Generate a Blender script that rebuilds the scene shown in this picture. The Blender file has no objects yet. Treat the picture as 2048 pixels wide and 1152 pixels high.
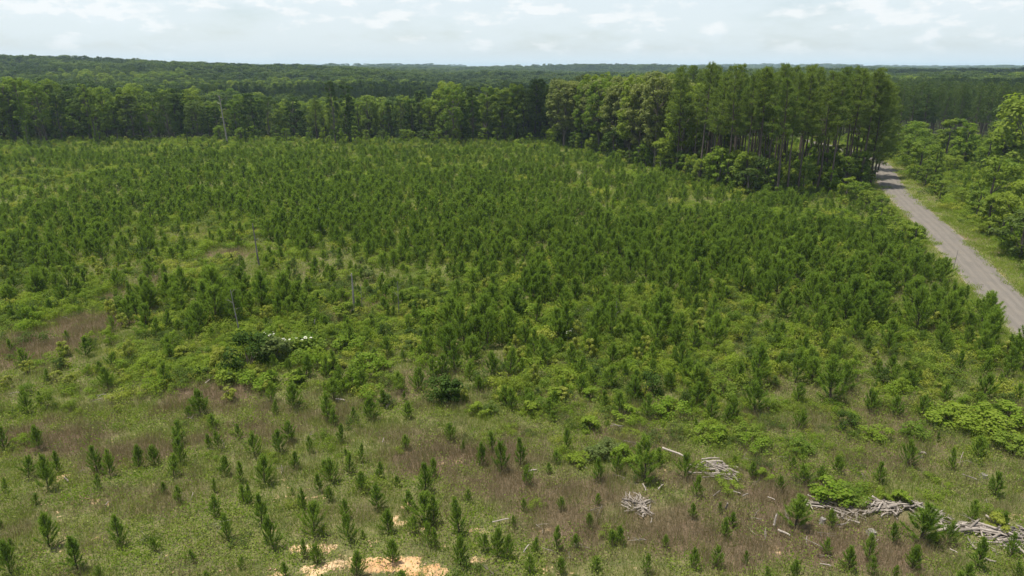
import bpy, math, random
import numpy as np
from mathutils import Vector

R = math.radians
rng = np.random.default_rng(7)
random.seed(7)
scene = bpy.context.scene
COL = scene.collection

# ------------------------------------------------------------------ camera
CAM_H, PITCH, FPX = 24.0, R(17.72), 1365.0      # metres, downward tilt, focal length in photo pixels
cam_d = bpy.data.cameras.new('camera')
cam_d.sensor_width = 36.0
cam_d.lens = 36.0 * FPX / 2048.0
cam_d.clip_start, cam_d.clip_end = 0.5, 30000
cam = bpy.data.objects.new('camera', cam_d)
COL.objects.link(cam)
cam.location = (0, 0, CAM_H)
cam.rotation_euler = (R(90) - PITCH, 0, 0)
scene.camera = cam

# ------------------------------------------------------------------ sun, sky, exposure
SUN_EL, SUN_AZ = R(75), R(-82)                  # azimuth from +Y, clockwise positive
sun_d = bpy.data.lights.new('sun', 'SUN')
sun_d.energy, sun_d.angle, sun_d.color = 5.0, R(0.55), (1.0, 0.94, 0.83)
sun = bpy.data.objects.new('sun', sun_d)
COL.objects.link(sun)
sdir = Vector((math.sin(SUN_AZ) * math.cos(SUN_EL), math.cos(SUN_AZ) * math.cos(SUN_EL), math.sin(SUN_EL)))
sun.rotation_euler = sdir.to_track_quat('Z', 'Y').to_euler()
sun.location = (0, 0, 400)

world = bpy.data.worlds.new('World')
scene.world = world
world.use_nodes = True
SKY_STRENGTH = 0.11


def build_world():
    nt = world.node_tree
    nt.nodes.clear()
    N, L = nt.nodes.new, nt.links.new
    out = N('ShaderNodeOutputWorld')
    bg = N('ShaderNodeBackground')
    bg.inputs['Strength'].default_value = SKY_STRENGTH
    L(bg.outputs[0], out.inputs[0])
    sky = N('ShaderNodeTexSky')
    sky.sky_type = 'NISHITA'
    sky.sun_disc = False
    sky.sun_elevation = SUN_EL
    sky.sun_rotation = SUN_AZ
    sky.altitude = 150
    sky.air_density, sky.dust_density, sky.ozone_density = 1.0, 1.6, 1.0
    tc = N('ShaderNodeTexCoord')

    def math_(op, a, b=None, clamp=False):
        m = N('ShaderNodeMath')
        m.operation = op
        m.use_clamp = clamp
        for i, v in enumerate((a, b)):
            if v is None:
                continue
            if isinstance(v, (int, float)):
                m.inputs[i].default_value = v
            else:
                L(v, m.inputs[i])
        return m.outputs[0]

    def ramp(v, p0, p1, smooth=True):
        r = N('ShaderNodeMapRange')
        r.interpolation_type = 'SMOOTHSTEP' if smooth else 'LINEAR'
        r.inputs['From Min'].default_value = p0
        r.inputs['From Max'].default_value = p1
        L(v, r.inputs['Value'])
        return r.outputs['Result']

    def noise(scale_xyz, loc, sc, detail, rough, dz=0.0):
        mp = N('ShaderNodeMapping')
        mp.inputs['Scale'].default_value = scale_xyz
        mp.inputs['Location'].default_value = (loc[0], loc[1], loc[2] + dz)
        L(tc.outputs['Generated'], mp.inputs['Vector'])
        nz = N('ShaderNodeTexNoise')
        nz.inputs['Scale'].default_value = sc
        nz.inputs['Detail'].default_value = detail
        nz.inputs['Roughness'].default_value = rough
        L(mp.outputs[0], nz.inputs['Vector'])
        return nz.outputs['Fac']
    sep = N('ShaderNodeSeparateXYZ')
    L(tc.outputs['Generated'], sep.inputs[0])
    z = sep.outputs['Z']
    # heaps of cumulus, a wispy veil below them
    n1 = noise((1, 1, 2.6), (3.1, 0.4, 0.2), 14.5, 6, 0.54)
    n1u = noise((1, 1, 2.6), (3.1, 0.4, 0.2), 14.5, 6, 0.54, dz=0.028)
    n2 = noise((1, 1, 3.2), (0.3, 2.2, 0.0), 5.0, 5, 0.6)
    up = ramp(z, 0.022, 0.13)
    low = ramp(z, 0.0, 0.05)
    thr = math_('MULTIPLY', up, 0.07)
    v1 = math_('ADD', n1, thr)
    cum = ramp(v1, 0.51, 0.66)
    lit = ramp(math_('SUBTRACT', n1, n1u), -0.035, 0.045)    # bright tops, grey bases
    veil = math_('MULTIPLY', ramp(n2, 0.12, 0.55), math_('MULTIPLY', ramp(z, 0.75, 0.10), 0.80))
    veil = math_('MAXIMUM', veil, math_('MULTIPLY', ramp(z, 0.07, 0.0), 0.95))
    K = 1.0 / SKY_STRENGTH
    mixv = N('ShaderNodeMix'); mixv.data_type = 'RGBA'
    L(veil, mixv.inputs['Factor'])
    L(sky.outputs[0], mixv.inputs['A'])
    mixv.inputs['B'].default_value = (0.625 * K, 0.685 * K, 0.715 * K, 1)
    ccol = N('ShaderNodeMix'); ccol.data_type = 'RGBA'
    L(lit, ccol.inputs['Factor'])
    ccol.inputs['A'].default_value = (0.62 * K, 0.675 * K, 0.70 * K, 1)
    ccol.inputs['B'].default_value = (0.74 * K, 0.75 * K, 0.75 * K, 1)
    mixc = N('ShaderNodeMix'); mixc.data_type = 'RGBA'
    L(math_('MULTIPLY', math_('MULTIPLY', cum, ramp(z, 0.006, 0.04)), 0.72), mixc.inputs['Factor'])
    L(mixv.outputs['Result'], mixc.inputs['A'])
    L(ccol.outputs['Result'], mixc.inputs['B'])
    L(mixc.outputs['Result'], bg.inputs['Color'])


build_world()
scene.view_settings.view_transform = 'Standard'
scene.view_settings.look = 'None'
scene.view_settings.exposure = 0.48
scene.view_settings.gamma = 1.0
scene.view_settings.use_curve_mapping = False
cy = scene.cycles
cy.max_bounces, cy.diffuse_bounces, cy.glossy_bounces = 6, 3, 1
cy.transmission_bounces, cy.transparent_max_bounces, cy.volume_bounces = 3, 4, 0
cy.use_denoising = True
cy.use_adaptive_sampling = False
scene.render.film_transparent = False

# ------------------------------------------------------------------ numeric helpers
CP, SP = math.cos(PITCH), math.sin(PITCH)


def G(px, py, z=0.0):
    """point at height z seen at photo pixel (px, py), and its depth along the view axis"""
    u, v = (px - 1024) / FPX, (576 - py) / FPX
    t = (CAM_H - z) / (SP - v * CP)
    return np.array((u * t, (CP + v * SP) * t, z)), t


def project(x, y, z):
    dz = z - CAM_H
    dep = y * CP - dz * SP
    up = y * SP + dz * CP
    return 1024 + FPX * x / dep, 576 - FPX * up / dep, dep


def sstep(a, b, x):
    t = np.clip((x - a) / (b - a), 0, 1)
    return t * t * (3 - 2 * t)


def vnoise(x, y, seed=0):
    x = np.asarray(x, float); y = np.asarray(y, float)
    xi, yi = np.floor(x).astype(np.int64), np.floor(y).astype(np.int64)
    fx, fy = x - xi, y - yi
    fx, fy = fx * fx * (3 - 2 * fx), fy * fy * (3 - 2 * fy)

    def h(i, j):
        n = (i * 374761393 + j * 668265263 + seed * 144665) & 0x7fffffff
        n = ((n ^ (n >> 13)) * 1274126177) & 0x7fffffff
        return ((n ^ (n >> 16)) & 0xffff) / 65535.0
    a, b, c, d = h(xi, yi), h(xi + 1, yi), h(xi, yi + 1), h(xi + 1, yi + 1)
    return (a * (1 - fx) + b * fx) * (1 - fy) + (c * (1 - fx) + d * fx) * fy


def fbm(x, y, seed=0, o=4):
    s, a, t = 0.0, 0.5, 0.0
    for k in range(o):
        s = s + a * vnoise(x * 2 ** k, y * 2 ** k, seed + 17 * k)
        t += a
        a *= 0.5
    return s / t


def polydist(x, y, P):
    """distance to polyline P, and signed side (positive = right of travel)"""
    x = np.asarray(x, float); y = np.asarray(y, float)
    best = np.full(x.shape, 1e9); side = np.zeros(x.shape)
    for (x0, y0), (x1, y1) in zip(P[:-1], P[1:]):
        dx, dy = x1 - x0, y1 - y0
        t = np.clip(((x - x0) * dx + (y - y0) * dy) / (dx * dx + dy * dy), 0, 1)
        d = np.hypot(x - x0 - t * dx, y - y0 - t * dy)
        s = np.sign((x - x0) * dy - (y - y0) * dx)
        m = d < best
        best = np.where(m, d, best); side = np.where(m, s, side)
    return best, side


def inpoly(x, y, P):
    x = np.asarray(x, float); y = np.asarray(y, float)
    r = np.zeros(x.shape, bool)
    n = len(P)
    for i in range(n):
        x0, y0 = P[i]; x1, y1 = P[(i + 1) % n]
        c = ((y0 > y) != (y1 > y)) & (x < (x1 - x0) * (y - y0) / (y1 - y0 + 1e-12) + x0)
        r ^= c
    return r


# ------------------------------------------------------------------ lie of the land
road_l = [(2048, 687), (1931, 560), (1898, 520), (1871, 493), (1846, 462), (1825, 441), (1800, 407), (1769, 382), (1752, 355)]
road_r = [(2120, 650), (2012, 560), (1979, 524), (1950, 499), (1917, 468), (1887, 443), (1833, 397), (1808, 380), (1786, 352)]
gl = np.array([G(*p)[0][:2] for p in road_l]); gr = np.array([G(*p)[0][:2] for p in road_r])


def resample(P, n):
    P = np.asarray(P)
    s = np.r_[0, np.cumsum(np.hypot(*np.diff(P, axis=0).T))]
    t = np.linspace(0, s[-1], n)
    return np.c_[np.interp(t, s, P[:, 0]), np.interp(t, s, P[:, 1])]


ctr = np.array([0.5 * (a + b) for a, b in zip(resample(gl, 12), resample(gr, 12))])
d0 = (ctr[0] - ctr[1]) / np.linalg.norm(ctr[0] - ctr[1])
near = [ctr[0] + d0 * k for k in (90, 60, 30, 12)]
far = [np.array(p, float) for p in ((96.5, 177), (101, 187), (104.5, 199), (106.5, 214), (107, 235), (105, 270))]
ROAD = np.array(near + list(ctr) + far)
for _ in range(3):      # smooth
    q = ROAD.copy(); q[1:-1] = 0.25 * ROAD[:-2] + 0.5 * ROAD[1:-1] + 0.25 * ROAD[2:]; ROAD = q
ROAD = resample(ROAD, 120)
ROAD_W = 5.0


def lateral(u, pts):
    return np.interp(u, [p[0] for p in pts], [p[1] for p in pts])


def height(x, y):
    x = np.asarray(x, float); y = np.asarray(y, float)
    u = x / np.maximum(y, 60)
    z = 0.35 * (fbm(x * .03, y * .03, 3) - .5) * 2
    z = z - sstep(238, 325, y) * lateral(u, [(-.75, 1.5), (-.5, 4), (-.35, 8), (-.05, 9.5), (.15, 8), (.4, 1.5), (.75, .5)])
    z = z + sstep(430, 1000, y) * lateral(u, [(-.78, 27), (-.64, 27.5), (-.53, 21), (-.38, 19.5), (-.24, 17), (-.1, 9), (.1, 7), (.4, 5), (.75, 5)])
    z = z + sstep(1250, 2200, y) * lateral(u, [(-.6, 0), (-.24, 3), (-.1, 14), (.1, 14), (.3, 8), (.5, 2), (.75, 2)])
    z = z + sstep(3200, 4300, y) * lateral(u, [(-.3, 0), (.2, 8), (.45, 21), (.55, 19), (.75, 12)])
    z = z + (fbm(x / 420, y / 420, 19, 3) - .5) * 36 * sstep(1000, 1900, y)
    z = z + (fbm(x / 170, y / 170, 9, 3) - .5) * 9 * sstep(330, 700, y)
    return z


# ------------------------------------------------------------------ zones of the clearing (world ellipses, found from the photo)
def blobs(L):
    out = []
    for px, py, rx, ry, w in L:
        (cx, cy_, _), t = G(px, py)
        y1 = G(px, py - ry)[0][1]; y0 = G(px, py + ry)[0][1]
        out.append((cx, 0.5 * (y0 + y1), rx * t / FPX, 0.5 * (y1 - y0), w))
    return out


def zone(B, x, y, seed, warp=.35, freq=.35):
    x = np.asarray(x, float); y = np.asarray(y, float)
    v = np.zeros(x.shape)
    n = (fbm(x * freq, y * freq, seed, 4) - .5) * 2
    for cx, cy_, rx, ry, w in B:
        r = np.sqrt(((x - cx) / rx) ** 2 + ((y - cy_) / ry) ** 2) + n * warp * 2
        v = np.maximum(v, w * (1 - sstep(.55, 1.15, r)))
    return v


DRY = blobs([(60, 700, 110, 40, 1), (190, 650, 110, 30, .9), (90, 880, 130, 45, 1), (250, 910, 110, 40, .8), (420, 800, 130, 35, .8),
             (520, 860, 130, 25, .7), (900, 920, 170, 42, 1), (1010, 970, 130, 40, .9), (1180, 1000, 210, 55, .85), (1420, 1080, 330, 60, .95),
             (1700, 1110, 230, 40, .6), (820, 870, 90, 18, .5), (470, 508, 70, 10, 1), (340, 560, 70, 14, .7), (1060, 322, 30, 8, .7),
             (910, 372, 30, 6, .9), (730, 610, 70, 25, .6), (300, 1000, 140, 40, .35), (1330, 960, 120, 30, .6), (1800, 920, 120, 35, .4),
             (215, 600, 25, 30, .8), (1330, 1040, 200, 40, .8), (1550, 1000, 160, 30, .5), (600, 830, 110, 15, .4)])
SOIL = blobs([(770, 1134, 85, 20, 1), (850, 1150, 60, 18, 1), (615, 1098, 45, 12, 1), (665, 1098, 22, 9, 1), (640, 1143, 45, 16, 1), (560, 1150, 25, 12, .8),
              (65, 980, 24, 5, .9), (165, 974, 22, 6, .95), (122, 950, 16, 7, .9), (158, 1003, 10, 8, .8), (187, 1002, 9, 10, .8), (215, 1008, 9, 8, .9), (75, 1018, 10, 7, .9),
              (92, 1010, 8, 5, .8), (200, 1078, 26, 7, .8), (240, 1141, 18, 6, .9), (130, 1150, 16, 6, .8), (290, 1130, 16, 8, .6), (760, 1058, 16, 6, 1), (805, 1050, 20, 7, .95), (785, 1038, 10, 5, .8),
              (812, 1012, 14, 10, .95), (782, 1005, 10, 5, .8), (848, 1062, 12, 5, .8), (888, 1095, 10, 7, .9), (895, 1132, 16, 8, .9), (955, 1128, 14, 9, .95), (1030, 1107, 10, 6, .8),
              (1095, 1140, 9, 9, .7), (1167, 1112, 8, 6, .7), (350, 1148, 14, 5, .7), (428, 1150, 14, 5, .7), (838, 420, 20, 6, 1), (820, 428, 14, 5, .8),
              (1065, 322, 10, 4, .9), (1050, 330, 8, 3, .8), (900, 378, 16, 3, .5), (365, 612, 18, 4, .6), (770, 1085, 60, 9, .45), (700, 1120, 70, 12, .55)])
BRAMBLE = blobs([(600, 700, 220, 60, 1), (440, 730, 120, 50, 1), (850, 600, 110, 30, .9), (1090, 640, 120, 35, .9), (1260, 790, 330, 80, .9), (1130, 870, 170, 40, .9),
                 (1550, 850, 260, 60, .8), (1900, 830, 150, 70, 1), (1650, 480, 140, 30, 1), (1980, 900, 100, 60, .9), (590, 430, 110, 16, .9), (1580, 440, 200, 20, .6),
                 (700, 780, 160, 30, .7), (1080, 560, 100, 20, .6), (1740, 460, 80, 40, 1), (1680, 990, 80, 30, .7), (1480, 660, 120, 18, .5), (870, 345, 120, 10, .5), (260, 340, 200, 16, .6),
                 (1500, 520, 120, 14, .6), (1250, 920, 110, 20, .6), (1780, 990, 60, 20, .9), (1450, 970, 50, 14, .8), (1370, 860, 380, 65, 1), (1620, 930, 240, 36, .8), (1140, 900, 150, 36, 1), (990, 900, 90, 24, .7), (1850, 960, 120, 30, .7)])
THICK = blobs([(300, 420, 420, 90, .9), (900, 420, 700, 90, 1), (1450, 560, 480, 150, .95), (1000, 480, 420, 90, .9), (430, 620, 180, 45, .9), (970, 710, 180, 60, .8), (1280, 700, 320, 90, .85),
               (1900, 660, 130, 110, 1), (1560, 790, 240, 50, .8), (700, 330, 900, 25, .7), (140, 500, 220, 50, .8), (120, 590, 130, 45, .55), (1650, 640, 200, 80, .9)])

WOOD = blobs([(1430, 944, 50, 18, 1), (1275, 1014, 34, 22, 1), (1650, 1014, 50, 12, 1), (1695, 1034, 36, 18, 1), (1770, 1022, 60, 18, 1), (1830, 1020, 30, 18, 1), (1940, 1060, 80, 15, 1), (2020, 1075, 70, 18, 1), (1345, 906, 28, 7, 1)])
STAND = [tuple(G(*p)[0][:2]) for p in ((1105, 291), (1180, 303), (1240, 322), (1330, 342), (1400, 366), (1480, 388), (1560, 394), (1650, 386), (1738, 372))]
STAND += [tuple(G(1752, 340)[0][:2]), (84, 186), (80, 205), (66, 222), (42, 236), (16, 250)]


# ------------------------------------------------------------------ materials
def new_mat(name):
    m = bpy.data.materials.new(name)
    m.use_nodes = True
    m.node_tree.nodes.clear()
    return m, m.node_tree.nodes.new, m.node_tree.links.new


def foliage(name, c1, c2, c3, trans=.35, rough=.6, spec=.25, tint=1.0):
    """leaf colour: c1-c2 by plant, towards c3 on some leaves"""
    c1, c2, c3 = [(c[0] * .95, c[1], c[2] * (.78 if c[1] > c[0] else 1)) for c in (c1, c2, c3)]
    spec *= .5
    m, N, L = new_mat(name)
    out = N('ShaderNodeOutputMaterial')
    oi = N('ShaderNodeObjectInfo')
    at = N('ShaderNodeAttribute'); at.attribute_name = 'v'
    mx = N('ShaderNodeMix'); mx.data_type = 'RGBA'
    L(oi.outputs['Random'], mx.inputs['Factor'])
    mx.inputs['A'].default_value = (*c1, 1); mx.inputs['B'].default_value = (*c2, 1)
    mr = N('ShaderNodeMapRange')
    mr.inputs['From Min'].default_value, mr.inputs['From Max'].default_value = .35, 1.0
    mr.inputs['To Max'].default_value = .8
    L(at.outputs['Fac'], mr.inputs['Value'])
    m2 = N('ShaderNodeMix'); m2.data_type = 'RGBA'
    L(mr.outputs[0], m2.inputs['Factor'])
    L(mx.outputs['Result'], m2.inputs['A']); m2.inputs['B'].default_value = (*c3, 1)
    p = N('ShaderNodeBsdfPrincipled')
    p.inputs['Roughness'].default_value = rough
    p.inputs['Specular IOR Level'].default_value = spec
    L(m2.outputs['Result'], p.inputs['Base Color'])
    t = N('ShaderNodeBsdfTranslucent')
    tg = N('ShaderNodeMix'); tg.data_type = 'RGBA'; tg.blend_type = 'MULTIPLY'
    tg.inputs['Factor'].default_value = 1
    L(m2.outputs['Result'], tg.inputs['A']); tg.inputs['B'].default_value = (1.25 * tint, 1.3 * tint, .6 * tint, 1)
    L(tg.outputs['Result'], t.inputs['Color'])
    ms = N('ShaderNodeMixShader'); ms.inputs[0].default_value = trans
    L(p.outputs[0], ms.inputs[1]); L(t.outputs[0], ms.inputs[2]); L(ms.outputs[0], out.inputs[0])
    return m


def bark(name, c1, c2, scale=3.0, zs=.15, rough=.9):
    m, N, L = new_mat(name)
    out = N('ShaderNodeOutputMaterial')
    tc = N('ShaderNodeTexCoord')
    mp = N('ShaderNodeMapping'); mp.inputs['Scale'].default_value = (1, 1, zs)
    L(tc.outputs['Object'], mp.inputs[0])
    nz = N('ShaderNodeTexNoise'); nz.inputs['Scale'].default_value = scale; nz.inputs['Detail'].default_value = 5
    L(mp.outputs[0], nz.inputs['Vector'])
    oi = N('ShaderNodeObjectInfo')
    ad = N('ShaderNodeMath'); ad.operation = 'MULTIPLY_ADD'
    L(oi.outputs['Random'], ad.inputs[0]); ad.inputs[1].default_value = .4
    L(nz.outputs['Fac'], ad.inputs[2])
    mr = N('ShaderNodeMapRange'); mr.inputs['From Min'].default_value = .4; mr.inputs['From Max'].default_value = 1.0
    L(ad.outputs[0], mr.inputs['Value'])
    mx = N('ShaderNodeMix'); mx.data_type = 'RGBA'
    L(mr.outputs[0], mx.inputs['Factor'])
    mx.inputs['A'].default_value = (*c1, 1); mx.inputs['B'].default_value = (*c2, 1)
    p = N('ShaderNodeBsdfPrincipled'); p.inputs['Roughness'].default_value = rough
    p.inputs['Specular IOR Level'].default_value = .2
    L(mx.outputs['Result'], p.inputs['Base Color'])
    bp = N('ShaderNodeBump'); bp.inputs['Strength'].default_value = .6; bp.inputs['Distance'].default_value = .04
    L(nz.outputs['Fac'], bp.inputs['Height']); L(bp.outputs[0], p.inputs['Normal'])
    L(p.outputs[0], out.inputs[0])
    return m


def plain(name, c, rough=.8):
    m, N, L = new_mat(name)
    out = N('ShaderNodeOutputMaterial')
    p = N('ShaderNodeBsdfPrincipled'); p.inputs['Base Color'].default_value = (*c, 1)
    p.inputs['Roughness'].default_value = rough
    nz = N('ShaderNodeTexNoise'); nz.inputs['Scale'].default_value = 2.0
    bp = N('ShaderNodeBump'); bp.inputs['Strength'].default_value = .1
    L(nz.outputs['Fac'], bp.inputs['Height']); L(bp.outputs[0], p.inputs['Normal'])
    L(p.outputs[0], out.inputs[0])
    return m


M = {
    'needle': foliage('young_pine_needles', (.112, .185, .029), (.180, .258, .046), (.255, .320, .084), .46, .6, .1),
    'tallneedle': foliage('tall_pine_needles', (.094, .142, .036), (.140, .186, .050), (.200, .225, .084), .44, .6, .1),
    'leaf': foliage('broad_leaves', (.095, .160, .024), (.185, .235, .038), (.260, .290, .080), .46, .6, .12),
    'leafoak': foliage('oak_leaves', (.125, .155, .044), (.185, .205, .062), (.290, .300, .140), .42, .5, .3),
    'farleaf': foliage('far_forest_leaves', (.048, .085, .022), (.092, .130, .034), (.140, .170, .060), .36, .6, .1),
    'fardark': foliage('far_dark_leaves', (.030, .056, .016), (.046, .076, .022), (.075, .100, .036), .30, .6, .1),
    'leafdark': foliage('dark_leaves', (.032, .060, .012), (.052, .086, .018), (.085, .125, .032), .30, .7, .08),
    'leafgrey': foliage('grey_green_leaves', (.088, .118, .040), (.115, .145, .052), (.185, .205, .100), .30, .7, .08),
    'bramble': foliage('bramble_leaves', (.120, .195, .020), (.190, .245, .034), (.270, .310, .070), .44, .6, .12),
    'yellowleaf': foliage('yellow_green_leaves', (.190, .230, .030), (.250, .265, .048), (.330, .330, .100), .42, .6, .12),
    'grass': foliage('green_grass_blades', (.122, .185, .030), (.200, .238, .054), (.320, .310, .112), .42, .7, .1),
    'verge': foliage('verge_grass_blades', (.150, .225, .030), (.220, .265, .050), (.310, .310, .100), .40, .7, .1),
    'dry': foliage('dry_grass_blades', (.195, .148, .080), (.260, .205, .115), (.360, .300, .195), .25, .8, .1, .85),
    'blossom': plain('white_blossom', (.70, .69, .58)),
    'bark': bark('grey_bark', (.060, .050, .042), (.150, .130, .112)),
    'pinebark': bark('pine_bark', (.055, .042, .036), (.165, .132, .112), 2.5),
    'twig': bark('twig_bark', (.050, .040, .030), (.100, .080, .060), 6),
    'dead': bark('bleached_wood', (.085, .072, .060), (.370, .325, .282), 5, .3),
    'snag': bark('weathered_snag', (.120, .108, .100), (.300, .275, .255), 4, .2),
    'clod': plain('soil_clod', (.45, .31, .19), .95),
}


def ground_mat():
    m, N, L = new_mat('ground_soil_and_litter')
    out = N('ShaderNodeOutputMaterial')
    geo = N('ShaderNodeNewGeometry')

    def nz(sc, det=5, ro=.6):
        n = N('ShaderNodeTexNoise'); n.inputs['Scale'].default_value = sc
        n.inputs['Detail'].default_value = det; n.inputs['Roughness'].default_value = ro
        L(geo.outputs['Position'], n.inputs['Vector'])
        return n.outputs['Fac']

    def mix(f, a, b):
        x = N('ShaderNodeMix'); x.data_type = 'RGBA'
        for s, v in (('Factor', f), ('A', a), ('B', b)):
            if isinstance(v, tuple):
                x.inputs[s].default_value = (*v, 1)
            elif isinstance(v, float):
                x.inputs[s].default_value = v
            else:
                L(v, x.inputs[s])
        return x.outputs['Result']

    def mr(v, a, b):
        r = N('ShaderNodeMapRange'); r.interpolation_type = 'SMOOTHSTEP'
        r.inputs['From Min'].default_value, r.inputs['From Max'].default_value = a, b
        L(v, r.inputs['Value'])
        return r.outputs[0]

    def attr(n):
        a = N('ShaderNodeAttribute'); a.attribute_name = n
        return a.outputs['Fac']
    fine, mid, big = nz(7.0), nz(1.3), nz(.09, 3)
    base = mix(mr(mid, .35, .65), (.080, .096, .032), (.140, .135, .058))
    base = mix(mr(fine, .45, .75), base, (.200, .170, .090))
    dry = mix(mr(fine, .3, .7), (.085, .060, .042), (.165, .118, .080))
    c = mix(attr('dry'), base, dry)
    soil = mix(mr(fine, .3, .7), (.45, .295, .155), (.58, .43, .27))
    red = mix(mr(mid, .35, .65), (.43, .245, .115), (.52, .335, .185))
    soil = mix(attr('red'), soil, red)
    sm = N('ShaderNodeMath'); sm.operation = 'MULTIPLY_ADD'
    L(nz(3.2, 6, .7), sm.inputs[0]); sm.inputs[1].default_value = 1.5
    L(attr('soil'), sm.inputs[2])
    c = mix(mr(sm.outputs[0], 1.12, 1.36), c, soil)
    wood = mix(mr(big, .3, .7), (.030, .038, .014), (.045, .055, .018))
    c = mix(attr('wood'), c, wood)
    p = N('ShaderNodeBsdfPrincipled'); p.inputs['Roughness'].default_value = .95
    p.inputs['Specular IOR Level'].default_value = .1
    L(c, p.inputs['Base Color'])
    ad = N('ShaderNodeMath'); ad.operation = 'MULTIPLY_ADD'
    L(fine, ad.inputs[0]); ad.inputs[1].default_value = .4; L(mid, ad.inputs[2])
    bp = N('ShaderNodeBump'); bp.inputs['Strength'].default_value = .7; bp.inputs['Distance'].default_value = .22
    L(ad.outputs[0], bp.inputs['Height']); L(bp.outputs[0], p.inputs['Normal'])
    L(p.outputs[0], out.inputs[0])
    return m


def road_mat():
    m, N, L = new_mat('worn_chipseal')
    out = N('ShaderNodeOutputMaterial')
    geo = N('ShaderNodeNewGeometry')
    at = N('ShaderNodeAttribute'); at.attribute_name = 'across'       # 0 left edge .. 1 right edge
    al = N('ShaderNodeAttribute'); al.attribute_name = 'along'

    def noise(vec, sc, det=5, ro=.6):
        n = N('ShaderNodeTexNoise'); n.inputs['Scale'].default_value = sc
        n.inputs['Detail'].default_value = det; n.inputs['Roughness'].default_value = ro
        L(vec, n.inputs['Vector'])
        return n.outputs['Fac']

    def mth(op, a, b=0.0, c=None):
        x = N('ShaderNodeMath'); x.operation = op
        for i, v in enumerate((a, b, c)):
            if v is None:
                continue
            if isinstance(v, (int, float)):
                x.inputs[i].default_value = v
            else:
                L(v, x.inputs[i])
        return x.outputs[0]

    def mr(v, a, b, c=0.0, d=1.0):
        r = N('ShaderNodeMapRange'); r.interpolation_type = 'SMOOTHSTEP'
        r.inputs['From Min'].default_value, r.inputs['From Max'].default_value = a, b
        r.inputs['To Min'].default_value, r.inputs['To Max'].default_value = c, d
        L(v, r.inputs['Value'])
        return r.outputs[0]

    def mix(f, a, b):
        x = N('ShaderNodeMix'); x.data_type = 'RGBA'
        for s, v in (('Factor', f), ('A', a), ('B', b)):
            if isinstance(v, tuple):
                x.inputs[s].default_value = (*v, 1)
            else:
                L(v, x.inputs[s])
        return x.outputs['Result']
    cb = N('ShaderNodeCombineXYZ')
    L(mth('MULTIPLY', at.outputs['Fac'], 6.0), cb.inputs[0]); L(mth('MULTIPLY', al.outputs['Fac'], .12), cb.inputs[1])
    streak = noise(cb.outputs[0], 2.2, 5, .65)
    grit = noise(geo.outputs['Position'], 9.0, 6, .7)
    patch = noise(geo.outputs['Position'], .5, 3, .5)
    c = mix(mr(streak, .35, .65), (.118, .106, .091), (.146, .131, .112))
    c = mix(mr(patch, .4, .7, 0, .5), c, (.165, .143, .116))
    c = mix(mr(grit, .35, .75, 0, .35), c, (.19, .17, .148))
    # wheel tracks polished darker, dusty edges
    tr = None
    for t0 in (.20, .40, .62, .82):
        d = mth('ABSOLUTE', mth('SUBTRACT', at.outputs['Fac'], t0))
        f = mr(d, .02, .075, 1, 0)
        tr = f if tr is None else mth('MAXIMUM', tr, f)
    c = mix(mth('MULTIPLY', tr, .35), c, (.100, .091, .080))
    e = mth('ABSOLUTE', mth('SUBTRACT', at.outputs['Fac'], .5))
    e2 = mth('MULTIPLY_ADD', streak, .12, e)
    c = mix(mr(e2, .48, .56, 0, .6), c, (.22, .19, .145))
    p = N('ShaderNodeBsdfPrincipled'); p.inputs['Roughness'].default_value = .9
    p.inputs['Specular IOR Level'].default_value = .2
    L(c, p.inputs['Base Color'])
    bp = N('ShaderNodeBump'); bp.inputs['Strength'].default_value = .3; bp.inputs['Distance'].default_value = .03
    L(grit, bp.inputs['Height']); L(bp.outputs[0], p.inputs['Normal'])
    L(p.outputs[0], out.inputs[0])
    return m


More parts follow.
